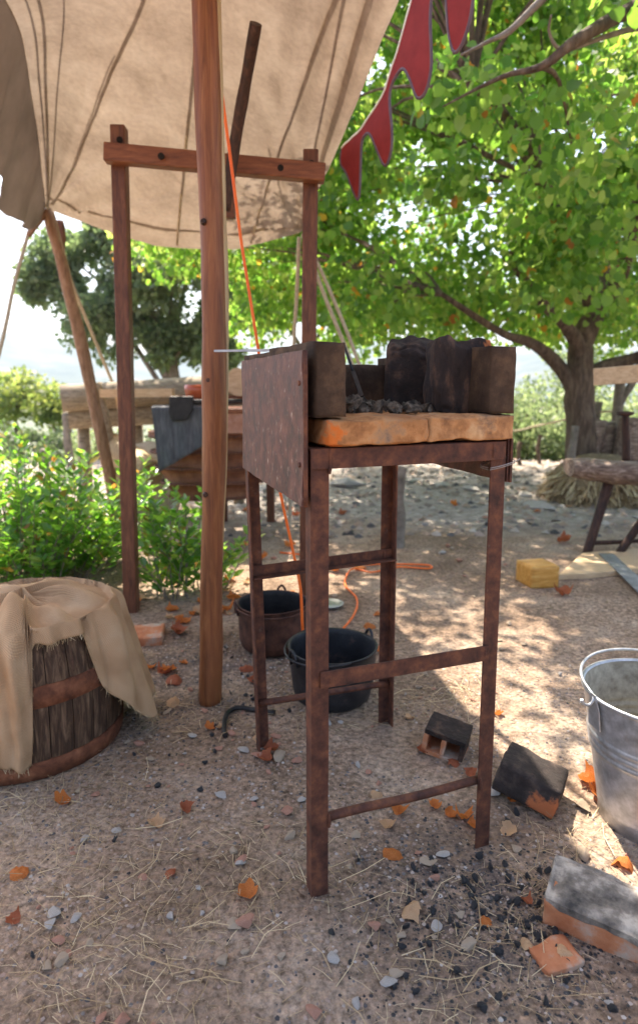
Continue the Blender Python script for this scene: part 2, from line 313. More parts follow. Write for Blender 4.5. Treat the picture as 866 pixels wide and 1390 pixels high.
def ground_mat():
    m, nt, N, L = newmat('dirt')
    out = N.new('ShaderNodeOutputMaterial'); b = N.new('ShaderNodeBsdfPrincipled'); tc = N.new('ShaderNodeTexCoord')
    def nz(sc, de=8, ro=.6):
        n = N.new('ShaderNodeTexNoise'); n.inputs['Scale'].default_value = sc; n.inputs['Detail'].default_value = de; n.inputs['Roughness'].default_value = ro
        L.new(tc.outputs['Object'], n.inputs['Vector']); return n
    def mix(fac, a, c, bt='MIX'):
        x = N.new('ShaderNodeMix'); x.data_type = 'RGBA'; x.blend_type = bt
        if isinstance(fac, float): x.inputs['Factor'].default_value = fac
        else: L.new(fac, x.inputs['Factor'])
        L.new(a, x.inputs[6]); L.new(c, x.inputs[7]); return x.outputs[2]
    a = nz(1.8, 9, .65); ra = ramp(N, [(.35, (.185, .128, .090)), (.5, (.30, .215, .155)), (.65, (.41, .32, .245))]); L.new(a.outputs['Fac'], ra.inputs['Fac'])
    c = nz(55, 5, .7); rc = ramp(N, [(.32, (.42, .40, .38)), (.5, (1, 1, 1)), (.66, (1.45, 1.4, 1.36))]); L.new(c.outputs['Fac'], rc.inputs['Fac'])
    col = mix(1.0, ra.outputs['Color'], rc.outputs['Color'], 'MULTIPLY')
    # coal dust round the forge (a stain with its own shape)
    sp = N.new('ShaderNodeSeparateXYZ'); L.new(tc.outputs['Object'], sp.inputs[0])
    def dist(cx, cy, r0, r1):
        vd = N.new('ShaderNodeVectorMath'); vd.operation = 'DISTANCE'; vd.inputs[1].default_value = (cx, cy, 0); L.new(tc.outputs['Object'], vd.inputs[0])
        mr = N.new('ShaderNodeMapRange'); mr.inputs['From Min'].default_value = r1; mr.inputs['From Max'].default_value = r0; L.new(vd.outputs['Value'], mr.inputs['Value']); return mr.outputs[0]
    d1 = dist(.33, 1.17, .05, .42); d2 = dist(-.45, 2.2, .05, .5)
    mxm = N.new('ShaderNodeMath'); mxm.operation = 'MAXIMUM'; L.new(d1, mxm.inputs[0]); L.new(d2, mxm.inputs[1])
    dn = nz(9, 8, .75); rd = ramp(N, [(.40, (0, 0, 0)), (.6, (1, 1, 1))]); L.new(dn.outputs['Fac'], rd.inputs['Fac'])
    mm = N.new('ShaderNodeMath'); mm.operation = 'MULTIPLY'; L.new(mxm.outputs[0], mm.inputs[0]); L.new(rd.outputs['Color'], mm.inputs[1])
    mm2 = N.new('ShaderNodeMath'); mm2.operation = 'MULTIPLY'; mm2.inputs[1].default_value = .8; L.new(mm.outputs[0], mm2.inputs[0])
    vn = nz(1.1, 6, .65); rvn = ramp(N, [(.44, (.10, .10, .10)), (.62, (.55, .55, .55))]); L.new(vn.outputs['Fac'], rvn.inputs['Fac'])
    for vs__, lo_, hi_ in ((85, .45, 1.55), (210, .5, 1.5)):
        vc = N.new('ShaderNodeTexVoronoi'); vc.inputs['Scale'].default_value = vs__; L.new(tc.outputs['Object'], vc.inputs['Vector'])
        sx = N.new('ShaderNodeSeparateColor'); L.new(vc.outputs['Color'], sx.inputs[0])
        rv = ramp(N, [(0, (lo_, lo_*.97, lo_*.95)), (.6, (1, .98, .96)), (1, (hi_, hi_*.97, hi_*.95))]); L.new(sx.outputs[0], rv.inputs['Fac'])
        col = mix(rvn.outputs['Color'], col, mix(1.0, col, rv.outputs['Color'], 'MULTIPLY'))
    rg = N.new('ShaderNodeRGB'); rg.outputs[0].default_value = (.06, .055, .06, 1)
    col = mix(mm2.outputs[0], col, rg.outputs[0])
    # pale stony track beyond
    yn = nz(.9, 5, .6)
    ad = N.new('ShaderNodeMath'); ad.operation = 'MULTIPLY_ADD'; ad.inputs[1].default_value = 2.2; L.new(yn.outputs['Fac'], ad.inputs[0]); L.new(sp.outputs['Y'], ad.inputs[2])
    ty = ramp(N, [(.0, (0, 0, 0)), (.15, (0, 0, 0)), (.28, (1, 1, 1)), (.75, (1, 1, 1)), (.9, (0, 0, 0))])
    mr = N.new('ShaderNodeMapRange'); mr.inputs['From Min'].default_value = 4.2; mr.inputs['From Max'].default_value = 11.0; L.new(ad.outputs[0], mr.inputs['Value']); L.new(mr.outputs[0], ty.inputs['Fac'])
    pn = nz(12, 8, .7); rp = ramp(N, [(.3, (.19, .155, .13)), (.5, (.32, .275, .24)), (.65, (.45, .40, .35))]); L.new(pn.outputs['Fac'], rp.inputs['Fac'])
    col = mix(ty.outputs['Color'], col, rp.outputs['Color'])
    # scrub-covered slope and valley far off
    fy = N.new('ShaderNodeMapRange'); fy.inputs['From Min'].default_value = 9.0; fy.inputs['From Max'].default_value = 12.0; L.new(sp.outputs['Y'], fy.inputs['Value'])
    fn = nz(.06, 8, .7); rf = ramp(N, [(.3, (.06, .085, .035)), (.5, (.13, .15, .07)), (.66, (.30, .26, .17))]); L.new(fn.outputs['Fac'], rf.inputs['Fac'])
    col = mix(fy.outputs[0], col, rf.outputs['Color'])
    L.new(col, b.inputs['Base Color']); b.inputs['Roughness'].default_value = .95; b.inputs['Specular IOR Level'].default_value = .15
    v = N.new('ShaderNodeTexVoronoi'); v.inputs['Scale'].default_value = 70; L.new(tc.outputs['Object'], v.inputs['Vector'])
    s = N.new('ShaderNodeMath'); s.operation = 'SUBTRACT'; L.new(c.outputs['Fac'], s.inputs[0]); L.new(v.outputs['Distance'], s.inputs[1])
    bp = N.new('ShaderNodeBump'); bp.inputs['Strength'].default_value = .8; bp.inputs['Distance'].default_value = .008
    L.new(s.outputs[0], bp.inputs['Height'])
    n3 = nz(14, 6, .6); b2 = N.new('ShaderNodeBump'); b2.inputs['Strength'].default_value = .7; b2.inputs['Distance'].default_value = .03
    L.new(n3.outputs['Fac'], b2.inputs['Height']); L.new(bp.outputs[0], b2.inputs['Normal']); L.new(b2.outputs[0], b.inputs['Normal'])
    L.new(b.outputs[0], out.inputs['Surface'])
    return m
M['dirt'] = ground_mat()

# ---------------------------------------------------------------- ground, hills, haze
def axis(lo, hi, st, lim):
    a = list(np.arange(lo, hi+1e-6, st)); s = st; x = hi; up = []
    while x < lim: s *= 1.16; x += s; up.append(min(x, lim))
    s = st; x = lo; dn = []
    while x > -lim: s *= 1.16; x -= s; dn.append(max(x, -lim))
    return dn[::-1]+a+up
def make_ground():
    xs = axis(-1.6, 2.6, .03, 1500); ys = axis(.6, 5.2, .03, 1500)
    nx, ny = len(xs), len(ys)
    vs = [(x, y, gz(x, y)) for y in ys for x in xs]
    fs = [(j*nx+i, j*nx+i+1, (j+1)*nx+i+1, (j+1)*nx+i) for j in range(ny-1) for i in range(nx-1)]
    m = MB(); m.add(vs, fs, True)
    o = m.build('ground', M['dirt']); o['kind'] = 'structure'
make_ground()
def make_hills():
    vs, fs = [], []; n = 160; rows = 14
    for j in range(rows):
        t = j/(rows-1)
        for i in range(n+1):
            a = R(-62+124*i/n)
            d = 620+620*t
            x, y = d*math.sin(a), d*math.cos(a)
            h = math.sin(t*math.pi*.5)**1.2*(92+26*noise.noise(Vector((a*4, 1.7, 0)))+12*noise.noise(Vector((a*13, .7, 2)))+22*math.exp(-((a+.52)/.14)**2))
            h += 5*noise.noise(Vector((x*.012, y*.012, 0)))*t
            vs.append((x, y, -30+h))
    for j in range(rows-1):
        for i in range(n):
            k = j*(n+1)+i; fs.append((k, k+1, k+n+2, k+n+1))
    m = MB(); m.add(vs, fs, True); o = m.build('hills', M['hill']); o['kind'] = 'structure'
make_hills()
HAZE = True
if HAZE:
    m, nt, N, L = newmat('haze'); out = N.new('ShaderNodeOutputMaterial'); pv = N.new('ShaderNodeVolumePrincipled')
    pv.inputs['Color'].default_value = (.50, .62, .80, 1); pv.inputs['Density'].default_value = .0006; pv.inputs['Anisotropy'].default_value = .3
    L.new(pv.outputs[0], out.inputs['Volume'])
    b = MB(); b.box((0, 0, 46), (3100, 3100, 172)); o = b.build('haze', m); o['kind'] = 'stuff'; 

# ---------------------------------------------------------------- leaves by numpy
HEART = ([(0, 0, 0), (.34, -.06, .05), (.52, .28, .10), (.40, .66, .07), (0, 1, 0), (-.40, .66, .07), (-.52, .28, .10), (-.34, -.06, .05)], [(0, 1, 2, 3, 4), (0, 4, 5, 6, 7)])
LANCE = ([(0, 0, 0), (.22, .3, .05), (.19, .65, .05), (0, 1, 0), (-.19, .65, .05), (-.22, .3, .05)], [(0, 1, 2, 3), (0, 3, 4, 5)])
DIAM = ([(0, 0, 0), (.3, .5, .05), (0, 1, 0), (-.3, .5, .05)], [(0, 1, 2, 3)])
def leaf_mesh(name, pos, ydir, nrm, size, tmpl, mat, parent=None, org=(0, 0, 0)):
    pos = np.asarray(pos, float)-np.array(org); ydir = np.asarray(ydir, float); nrm = np.asarray(nrm, float); size = np.asarray(size, float)
    yd = ydir/np.linalg.norm(ydir, axis=1, keepdims=True)
    xd = np.cross(yd, nrm); xd /= np.linalg.norm(xd, axis=1, keepdims=True)+1e-9
    zd = np.cross(xd, yd)
    T = np.array(tmpl[0]); k = len(T); n = len(pos)
    V = pos[:, None, :]+size[:, None, None]*(T[None, :, 0:1]*xd[:, None, :]+T[None, :, 1:2]*yd[:, None, :]+T[None, :, 2:3]*zd[:, None, :])
    V = V.reshape(-1, 3)
    nf = len(tmpl[1]); fl = len(tmpl[1][0])
    Fi = np.array(tmpl[1])
    loops = (np.arange(n)[:, None, None]*k+Fi[None]).reshape(-1)
    me = bpy.data.meshes.new(name)
    me.vertices.add(len(V)); me.vertices.foreach_set('co', V.astype(np.float32).reshape(-1))
    me.loops.add(len(loops)); me.loops.foreach_set('vertex_index', loops.astype(np.int32))
    me.polygons.add(n*nf); me.polygons.foreach_set('loop_start', (np.arange(n*nf)*fl).astype(np.int32))
    me.polygons.foreach_set('loop_total', np.full(n*nf, fl, np.int32))
    me.update(calc_edges=True); me.validate()
    me.materials.append(mat)
    o = bpy.data.objects.new(name, me); C.objects.link(o)
    if parent is not None: o.parent = parent
    return o
def crown(parent, org, centers, radii, per, size, tmpl, mat, droop=.6, name='crown', keep=None, flat=.7, sv=.3):
    P, D, Nn, S = [], [], [], []
    for c, r, n in zip(centers, radii, per):
        g = rng.normal(size=(n, 3)); g /= np.linalg.norm(g, axis=1, keepdims=True)
        rad = rng.random(n)**.45
        p = np.array(c)+g*rad[:, None]*np.array([r, r, r*flat])
        d = rng.normal(size=(n, 3))*.6+g*.5; d[:, 2] -= droop
        P.append(p); D.append(d); Nn.append(rng.normal(size=(n, 3))); S.append(size*(1+sv*rng.normal(size=n)).clip(.5, 1.6))
    P = np.concatenate(P); D = np.concatenate(D); Nn = np.concatenate(Nn); S = np.concatenate(S)
    if keep is not None:
        k = keep(P); P, D, Nn, S = P[k], D[k], Nn[k], S[k]
    return leaf_mesh(name, P, D, Nn, S, tmpl, mat, parent, org)

# ---------------------------------------------------------------- the forge
F1, F2, F3, F4 = Vector((-.002, 1.188, 0)), Vector((.375, 1.337, 0)), Vector((-.163, 1.704, 0)), Vector((.215, 1.888, 0))
ex = (F2-F1).normalized(); ey = (F3-F1).normalized()
def FP(a, b, z): return F1+ex*a+ey*b+Vector((0, 0, z))
LA, LB = .403, .545
def fbox(m, a0, a1, b0, b1, z0, z1):
    m.hexa([FP(a0, b0, z0), FP(a1, b0, z0), FP(a1, b1, z0), FP(a0, b1, z0)], [FP(a0, b0, z1), FP(a1, b0, z1), FP(a1, b1, z1), FP(a0, b1, z1)]); return m
forge = thing('brazier_stand', 'tall rusty angle-iron forge stand with a sheet steel side, in the centre foreground', 'forge', tuple(FP(.2, .27, 0)))
W, T = .037, .0045
for (a, b, sa, sb, nm, lean) in ((-.018, -.012, 1, 1, 'a', (0, 0)), (LA+.016, -.012, -1, 1, 'b', (0, 0)), (-.014, LB+.012, 1, -1, 'c', (-.022, 0)), (LA+.012, LB+.012, -1, -1, 'd', (0, 0))):
    m = MB()
    def q(x, y, z):
        k = z/.93; return FP(a+x*sa+lean[0]*k, b+y*sb, z)
    pr = [(0, 0), (W, 0), (W, T), (T, T), (T, W), (0, W)]
    zb = gz(*FP(a, b, 0).xy)-.012
    vs = []; L_ = 12
    for j in range(L_+1):
        z = zb+(.93-zb)*j/L_
        for (x, y) in pr:
            v = q(x, y, z); v += Vector((noise.noise(v*9), noise.noise(v*9+Vector((5, 5, 5))), 0))*.0007
            vs.append(v)
    fs = [(j*6+k, j*6+(k+1) % 6, (j+1)*6+(k+1) % 6, (j+1)*6+k) for j in range(L_) for k in range(6)]
    if sa*sb < 0: fs = [f[::-1] for f in fs]
    fs += [tuple(range(6))[::-1] if sa*sb > 0 else tuple(range(6)), tuple(L_*6+k for k in range(6)) if sa*sb > 0 else tuple(L_*6+k for k in range(6))[::-1]]
    m.add(vs, fs); m.build('leg', M['rust'], forge, bevel=.0009)
# top frame of angle iron
m = MB(); fbox(m, -.02, LA+.006, -.018, -.0135, .892, .930); fbox(m, -.02, LA+.006, -.0135, .02, .9265, .9305); m.build('top_rail', M['rust'], forge, bevel=.0009)
m = MB(); fbox(m, -.016, LA+.014, LB+.014, LB+.0185, .892, .930); fbox(m, -.016, LA+.014, LB-.02, LB+.0135, .9265, .9305); m.build('top_rail', M['rust'], forge, bevel=.0009)
for a_ in (-.0125, LA+.006):
    m = MB(); fbox(m, a_, a_+.0045, .025, LB-.025, .892, .926); m.build('side_rail', M['rust'], forge)
# shelf of sheet
m = MB(); fbox(m, -.0, LA, .021, LB-.021, .9265, .9300); m.build('hearth_tray', M['soot_rust'], forge)
# side plates, slightly warped
def plate(a, z0, z1, b0, b1, t, nm, mt, tilt=0, cut=0):
    m = MB(); nb, nz_ = 16, 10; vs = []
    for s in (0, 1):
        for j in range(nz_+1):
            for i in range(nb+1):
                fb, fz = i/nb, j/nz_
                b = b0+(b1-b0)*fb; zz0 = z0+cut*fb; z = zz0+(z1-zz0)*fz
                w = .004*noise.noise(Vector((b*6, z*6, a)))+.0015*noise.noise(Vector((b*22, z*22, a)))
                ed = .0018*noise.noise(Vector((b*60, z*60, 7))) if j in (0, nz_) else 0
                vs.append(FP(a+w+s*t+tilt*(1-fz), b, z+ed))
    n = (nb+1)*(nz_+1); fs = []
    for j in range(nz_):
        for i in range(nb):
            k = j*(nb+1)+i
            fs.append((k, k+nb+1, k+nb+2, k+1)); fs.append((n+k, n+k+1, n+k+nb+2, n+k+nb+1))
    for j in range(nz_):
        k = j*(nb+1); fs.append((k, k+n, k+n+nb+1, k+nb+1)); k += nb; fs.append((k, k+nb+1, k+n+nb+1, k+n))
    for i in range(nb):
        fs.append((i, i+1, i+1+n, i+n)); k = nz_*(nb+1)+i; fs.append((k, k+n, k+n+1, k+1))
    m.add(vs, fs, True)
    o = m.build(nm, mt, forge); e = o.modifiers.new('es', 'EDGE_SPLIT'); e.split_angle = R(40)
    return o
pl = plate(-.034, .824, 1.108, -.020, LB+.02, .003, 'side_plate', M['rust_plate'], tilt=-.004)
# folded edge of the left plate + little rivets
for bb, rr0 in ((-.022, .0042), (LB+.022, .0035)):
    m = MB(); m.tube([FP(-.031, bb, .824+.284*i/10) for i in range(11)], rr0, 8); m.build('plate_edge', M['rust'], pl)
for (b, z) in ((.0, .9), (.0, 1.05)):
    m = MB(); m.tube([FP(-.031, b, z), FP(-.039, b, z)], .005, 10); m.build('rivet', M['rust'], pl)
plate(LA+.024, .842, .985, -.006, LB+.01, .003, 'side_plate', M['rust_plate'])
m = MB(); fbox(m, LA+.028, LA+.034, -.012, .02, .842, .935); m.build('plate_flange', M['rust'], forge, bevel=.001)
# bars
def sb(px1, py1, Y1, px2, py2, Y2): return Y(px1, py1, Y1), Y(px2, py2, Y2)
za = Y(447, 915, 1.2).z; zb_ = Y(655, 881, 1.335).z
m = MB(); m.hexa([FP(-.0, -.019, za-.017), FP(LA-.012, -.019, zb_-.017), FP(LA-.012, -.0145, zb_-.017), FP(-.0, -.0145, za-.017)],
                 [FP(-.0, -.019, za+.017), FP(LA-.012, -.019, zb_+.017), FP(LA-.012, -.0145, zb_+.017), FP(-.0, -.0145, za+.017)])
m.build('stretcher_bar', M['rust'], forge, bevel=.0008)
z1, z2 = Y(447, 1107, 1.2).z, Y(650, 1057, 1.337).z
m = MB(); m.tube([FP(.0, .0, z1)+Vector((0, 0, .002*math.sin(i)))+(FP(LA-.0, .0, z2)-FP(.0, .0, z1))*i/8 for i in range(9)], .0095, 12); m.build('stretcher_rod', M['rust'], forge)
z1, z2 = Y(346, 776, 1.704).z, Y(528, 748, 1.888).z
m = MB()
def rb(b0, b1, dz0, dz1):
    m.hexa([FP(-.02, b0, z1+dz0), FP(LA+.01, b0, z2+dz0), FP(LA+.01, b1, z2+dz0), FP(-.02, b1, z1+dz0)], [FP(-.02, b0, z1+dz1), FP(LA+.01, b0, z2+dz1), FP(LA+.01, b1, z2+dz1), FP(-.02, b1, z1+dz1)])
rb(LB-.004, LB+.0005, -.014, .017); rb(LB-.034, LB-.0045, -.014, -.0105)
m.build('stretcher_bar', M['rust'], forge, bevel=.0008)
z1, z2 = Y(358, 955, 1.704).z, Y(518, 921, 1.888).z
m = MB(); m.tube([FP(-.01, LB, z1)+(FP(LA, LB, z2)-FP(-.01, LB, z1))*i/8 for i in range(9)], .0095, 12); m.build('stretcher_rod', M['rust'], forge)
for (a_, b_, z_) in ((.018, -.0165, .915), (.018, -.0165, .897), (LA-.02, -.0165, .912), (.019, -.0155, za), (LA-.021, -.0155, zb_), (.02, -.012, Y(447, 1107, 1.2).z), (LA-.016, -.012, Y(650, 1057, 1.337).z), (.012, LB+.0, Y(346, 776, 1.704).z), (LA-.02, LB-.004, Y(528, 748, 1.888).z)):
    m = MB(); p_ = FP(a_, b_, z_); m.tube(spline([p_+Vector((0, 0, -.015)), p_+Vector((.001, -.001, 0)), p_+Vector((0, 0, .015))], 10), [.0015, .0035, .0028, .004, .003, .0042, .003, .0038, .0028, .0034, .0015], 8); m.build('weld_bead', M['rust'], forge)
# wire tie
m = MB()
for dz, dd in ((0, 0), (.004, .002)):
    pts = [FP(LA-.026, -.016-dd, .872+dz), FP(LA-.0, -.018-dd, .876+dz), FP(LA+.034, -.018-dd, .884+dz), FP(LA+.036, -.0, .886+dz), FP(LA+.034, .02, .886+dz), FP(LA+.0, .03, .882+dz), FP(LA-.026, .02, .874+dz), FP(LA-.028, -.012, .872+dz)]
    m.tube(spline(pts, 30), .0012, 6, cap=False)
m.tube([FP(LA+.038, -.018, .886), FP(LA+.046, -.02, .893)], .0012, 6)
m.build('wire_tie', M['wire'], forge)

def rough_block(dims, amp=.004, seg=10, seed=0, jag=0, chip=.5):
    """bmesh block with worn faces and chipped edges, centred on its base"""
    bm = bmesh.new(); bmesh.ops.create_cube(bm, size=1)
    bmesh.ops.subdivide_edges(bm, edges=bm.edges[:], cuts=seg, use_grid_fill=True)
    d = Vector(dims); so = Vector((seed*3.1, seed*1.7, seed*.9))
    for v in bm.verts:
        c = v.co*2
        e = sorted((abs(c.x), abs(c.y), abs(c.z)))
        p = Vector((v.co.x*d.x, v.co.y*d.y, v.co.z*d.z))
        n = c.normalized()
        nn = noise.noise(p*14+so)
        edge = max(0, (e[1]-.78)/.22)
        p += n*amp*(noise.noise(p*35+so)*.8+nn)
        p -= n*edge*amp*chip*(1+1.5*max(0, noise.noise(p*22+so*2)))
        if jag and c.z > .35: p.z += jag*(c.z-.35)*(noise.noise(Vector((p.x*13, p.y*13, seed*5.)))*1.3+.35*noise.noise(Vector((p.x*45, p.y*45, seed*2.)))-.15-.25*abs(p.x)/d.x)
        p.z += d.z/2
        v.co = p
    me = bpy.data.meshes.new('block'); bm.to_mesh(me); bm.free()
    for p in me.polygons: p.use_smooth = True
    return me
def place(name, me, mat, loc, rot=(0, 0, 0), parent=None, label=None, cat=None, group=None, scale=None):
    me.name = name
    if mat and not me.materials: me.materials.append(mat)
    o = bpy.data.objects.new(name, me); C.objects.link(o)
    o.rotation_euler = rot
    if scale: o.scale = scale
    if parent is not None:
        o.parent = parent; o.location = Vector(loc)-ORG[parent.name]
    else: o.location = loc
    if label: tag(o, label, cat, group)
    return o
ang = math.atan2(ex.y, ex.x)
def fplace(name, a0, a1, b0, b1, z0, z1, mat, label, cat, group=None, seed=1, tilt=(0, 0), **k):
    me = rough_block((a1-a0, b1-b0, z1-z0), seed=seed, **k)
    c = FP((a0+a1)/2, (b0+b1)/2, z0)
    return place(name, me, mat, c, (R(tilt[0]), R(tilt[1]), ang), label=label, cat=cat, group=group)
Z0 = .9315
g = 'fireclay slabs forming the hearth floor'
fplace('clay_slab', -.004, .214, -.034, .26, Z0, Z0+.055, M['slab_o'], 'cracked buff fireclay slab at the front left of the hearth floor, orange at its corner', 'slab', g, 1, amp=.005, seg=24, chip=1.1)
fplace('clay_slab', .216, .422, -.022, .26, Z0+.001, Z0+.055, M['slab'], 'buff fireclay slab at the front right of the hearth floor under the charred bricks', 'slab', g, 2, amp=.005, seg=24, chip=1.1)
fplace('clay_slab', .0, .214, .262, .55, Z0, Z0+.053, M['slab'], 'sooty fireclay slab at the back left of the hearth floor', 'slab', g, 3, amp=.003)
fplace('clay_slab', .216, .42, .262, .55, Z0, Z0+.053, M['slab'], 'sooty fireclay slab at the back right of the hearth floor', 'slab', g, 4, amp=.003)
Z1 = Z0+.0555
g = 'upright bricks lining the hearth'
fplace('lining_brick', -.022, .040, -.022, .262, Z1, Z1+.138, M['lining'], 'brown upright brick with worn pale edge at the front left end of the hearth wall', 'brick', g, 5, amp=.002, seg=14, chip=1.3)
fplace('lining_brick', -.022, .036, .268, .55, Z1, Z1+.134, M['lining'], 'brown upright brick behind the front left one inside the steel side', 'brick', g, 6, amp=.002, seg=12)
fplace('lining_brick', .360, .424, -.012, .26, Z1, Z1+.138, M['lining'], 'dark brown upright brick at the front right corner of the hearth', 'brick', g, 7, amp=.002, seg=14)
fplace('lining_brick', .362, .424, .264, .54, Z1, Z1+.132, M['lining'], 'dark upright brick at the back right of the hearth', 'brick', g, 8, amp=.002)
fplace('lining_brick', .045, .20, .485, .545, Z1, Z1+.118, M['lining'], 'dark upright brick at the back of the hearth on the left', 'brick', g, 9, amp=.002)
fplace('lining_brick', .204, .355, .485, .545, Z1, Z1+.112, M['lining'], 'dark upright brick at the back of the hearth on the right', 'brick', g, 10, amp=.002)
g = 'charred broken bricks standing in the hearth'
M['char_b'] = surf('char_orange_corner', [(.3, (.010, .007, .007)), (.5, (.03, .02, .017)), (.62, (.10, .055, .036)), (.8, (.2, .11, .065))], 26, rough=.85, bump=.8, bscale=80, bdist=.006, stretch=(1, 1, .45), spot=((.052, -.031, .150), -.024, (.45, .14, .045)))
me = rough_block((.130, .062, .152), amp=.006, seg=18, seed=21, jag=.035, chip=1.2)
place('charred_brick', me, M['char_b'], (.300, 1.405, Z1), (R(2), R(-1), R(14)), label='black charred brick with broken top and orange corner, nearest the front of the hearth', cat='brick', group=g)
me = rough_block((.118, .06, .165), amp=.006, seg=18, seed=27, jag=.045, chip=1.5)
place('charred_brick', me, M['char'], (.207, 1.50, Z1), (R(-3), R(4), R(-4)), label='black charred brick with rounded broken top standing left behind the other one', cat='brick', group=g)
def rock_mesh(seed, sub=2, amp=.35, flat=.6):
    bm = bmesh.new(); bmesh.ops.create_icosphere(bm, subdivisions=sub, radius=1)
    so = Vector((seed*2.3, seed*1.1, seed*.7))
    for v in bm.verts:
        n = noise.noise(v.co*1.1+so)*amp+noise.noise(v.co*2.6+so)*amp*.5
        # chop with planes for angular faces
        v.co *= 1+n
        for k in range(8):
            pn = Vector((math.sin(seed+k*2.1), math.cos(seed*1.3+k*1.7), math.sin(seed*.7+k*3.3))).normalized()
            d = v.co.dot(pn)-.5
            if d > 0: v.co -= pn*d*.85
        v.co.z *= flat
    me = bpy.data.meshes.new('rock'); bm.to_mesh(me); bm.free()
    for p in me.polygons: p.use_smooth = False
    return me
cm = [rock_mesh(s, 3, 1.1, .9) for s in range(6)]
for m_ in cm: m_.materials.append(M['cinder'])
for i in range(110):
    t = random.random(); x = .055+.20*t; y = 1.30+.26*random.random()+.05*t
    lay = .012 if i < 60 else .024
    s = random.uniform(.009, .018)
    if i < 18: y = 1.30+.10*t+random.uniform(0, .03)
    o = place('cinder', cm[i % 6].copy() if False else cm[i % 6], None, (x, y, Z1+lay*(1.1-.7*t if i >= 60 else 1)-.004), (random.random()*6, random.random()*6, random.random()*6), scale=(s*1.2, s, s*.9),
              label='grey clinker lump in the pile of cinders on the hearth', cat='cinder', group='grey cinders heaped on the hearth')
m = MB(); a = Y(491, 538, 1.45); b = Y(466, 466, 1.60)
m.beam(a, a+(b-a)*.45, .009, .004, up=(0, -1, .3)); m.tube([a+(b-a)*.45, b], .0035, 8)
tag(m.build('poker', M['iron'], org=a), 'thin black iron poker leaning out of the cinders', 'poker')
m = MB(); m.beam(Y(293, 476.5, 1.52), Y(388, 475, 1.44), .014, .005)
o = m.build('flat_bar', M['steel'], org=Y(340, 476, 1.48)); tag(o, 'narrow steel bar lying across the left brick wall of the hearth', 'metal bar')

# ---------------------------------------------------------------- canopy, its pole, frame, ropes
BL, BR = Y(62, 280, 4.3), Y(411, 316, 4.3)
def lerp(a, b, t): return a+(b-a)*t
def poly(ctrl, t):
    L_ = len(ctrl)-1; k = min(int(t*L_), L_-1); f = t*L_-k
    p0, p1, p2, p3 = ctrl[max(k-1, 0)], ctrl[k], ctrl[k+1], ctrl[min(k+2, L_)]
    return .5*((2*p1)+(p2-p0)*f+(2*p0-5*p1+4*p2-p3)*f*f+(3*p1-p0-3*p2+p3)*f**3)
left = [BL, Vector((-1.40, 3.35, 2.44)), Vector((-1.19, 2.6, 2.50)), Vector((-1.22, 1.3, 2.62)), Vector((-1.3, 0.0, 2.66))]
right = [BR, Vector((.075, 3.25, 2.115)), Vector((.258, 2.2, 2.236)), Vector((.44, 1.15, 2.37)), Vector((.6, 0.1, 2.5))]
def canopy_pt(s, t):
    bt = lerp(BL, BR, s); bt = bt+Vector((0, -.10*math.sin(math.pi*s), -.205*math.sin(math.pi*s)**.8))
    ft = lerp(left[-1], right[-1], s)+Vector((0, 0, .10*math.sin(math.pi*s)))
    lf, rt = poly(left, t), poly(right, t)
    c = lerp(lf, rt, s)+lerp(bt, ft, t)-(lerp(lerp(BL, BR, s), lerp(left[-1], right[-1], s), t))
    arch = .26*math.sin(math.pi*s)*math.sin(math.pi*min(1, t*1.0))**.8
    c = c+Vector((0, 0, arch))
    # radiating folds from the two tied corners
    for (cc, amp, ph, fr) in ((BL, .030, .4, 15), (BR, .026, 1.3, 17)):
        d = Vector((c.x-cc.x, c.y-cc.y)); r = d.length
        an = math.atan2(d.y, d.x)
        w = min(r/.3, 1)*math.exp(-r/1.1)*min(1, s/.03)
        f = abs(math.sin(an*fr*.5+ph+noise.noise(Vector((an*3, r*.6, ph)))*1.0))**.5-.5
        f += .4*(abs(math.sin(an*fr*1.3+ph*2+noise.noise(Vector((an*5, r*.8, ph)))))**.5-.5)
        c.z += amp*w*f*2.6
    # long soft gathers along the right edge
    w = max(0, 1-(1-s)/.28)
    c.z += .02*w*math.sin(s*75+2*t)*min(1, t*3)
    c.z += .012*noise.noise(c*2.1)+.004*noise.noise(c*7)
    return c
can = thing('tent_canopy', 'beige canvas awning stretched overhead on poles with folds running to its corners', 'canopy', (-.4, 2.2, 0))
def sheet(fn, ns, nt, th=.002):
    m = MB(); vs = [fn(i/ns, j/nt) for j in range(nt+1) for i in range(ns+1)]
    fs = [(j*(ns+1)+i, j*(ns+1)+i+1, (j+1)*(ns+1)+i+1, (j+1)*(ns+1)+i) for j in range(nt) for i in range(ns)]
    m.add(vs, fs, True); return m
m = sheet(canopy_pt, 150, 150); m.build('canvas_sheet', M['canvas'], can)
# hanging flap on the left, gathered at the corner
def flap(s, t):        # s along the left edge from the corner, t downwards
    e = canopy_pt(0, s*.55)+Vector((.004, 0, .004))
    L_ = .03+.44*min(1, (s*3.0))**.7+.012*math.sin(s*17)
    out = Vector((-.38, -.05, -.95))
    p = e+out*(L_*t)
    p.x += (.030*math.sin(s*26+t*1.2)*(t+.05)+.006*math.sin(s*61+1)*t)*min(1, s*5)
    p.z += .02*noise.noise(Vector((s*9, t*2, 0)))*t
    return p
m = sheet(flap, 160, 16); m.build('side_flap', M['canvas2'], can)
def shade_line(fn, w, name='seam_shade', mat=None, up=.012):  # tubes lie unseen above the canvas, added to throw dark lines through it
    m = MB(); pts = [fn(i/40)+Vector((0, 0, up+.008)) for i in range(41)]
    for _ in range(14): pts = [pts[0]]+[(pts[i-1]+pts[i]*2+pts[i+1])/4 for i in range(1, 40)]+[pts[-1]]
    m.tube(pts, w, 6); return m.build(name, M['darkwood'] if mat is None else mat, can)
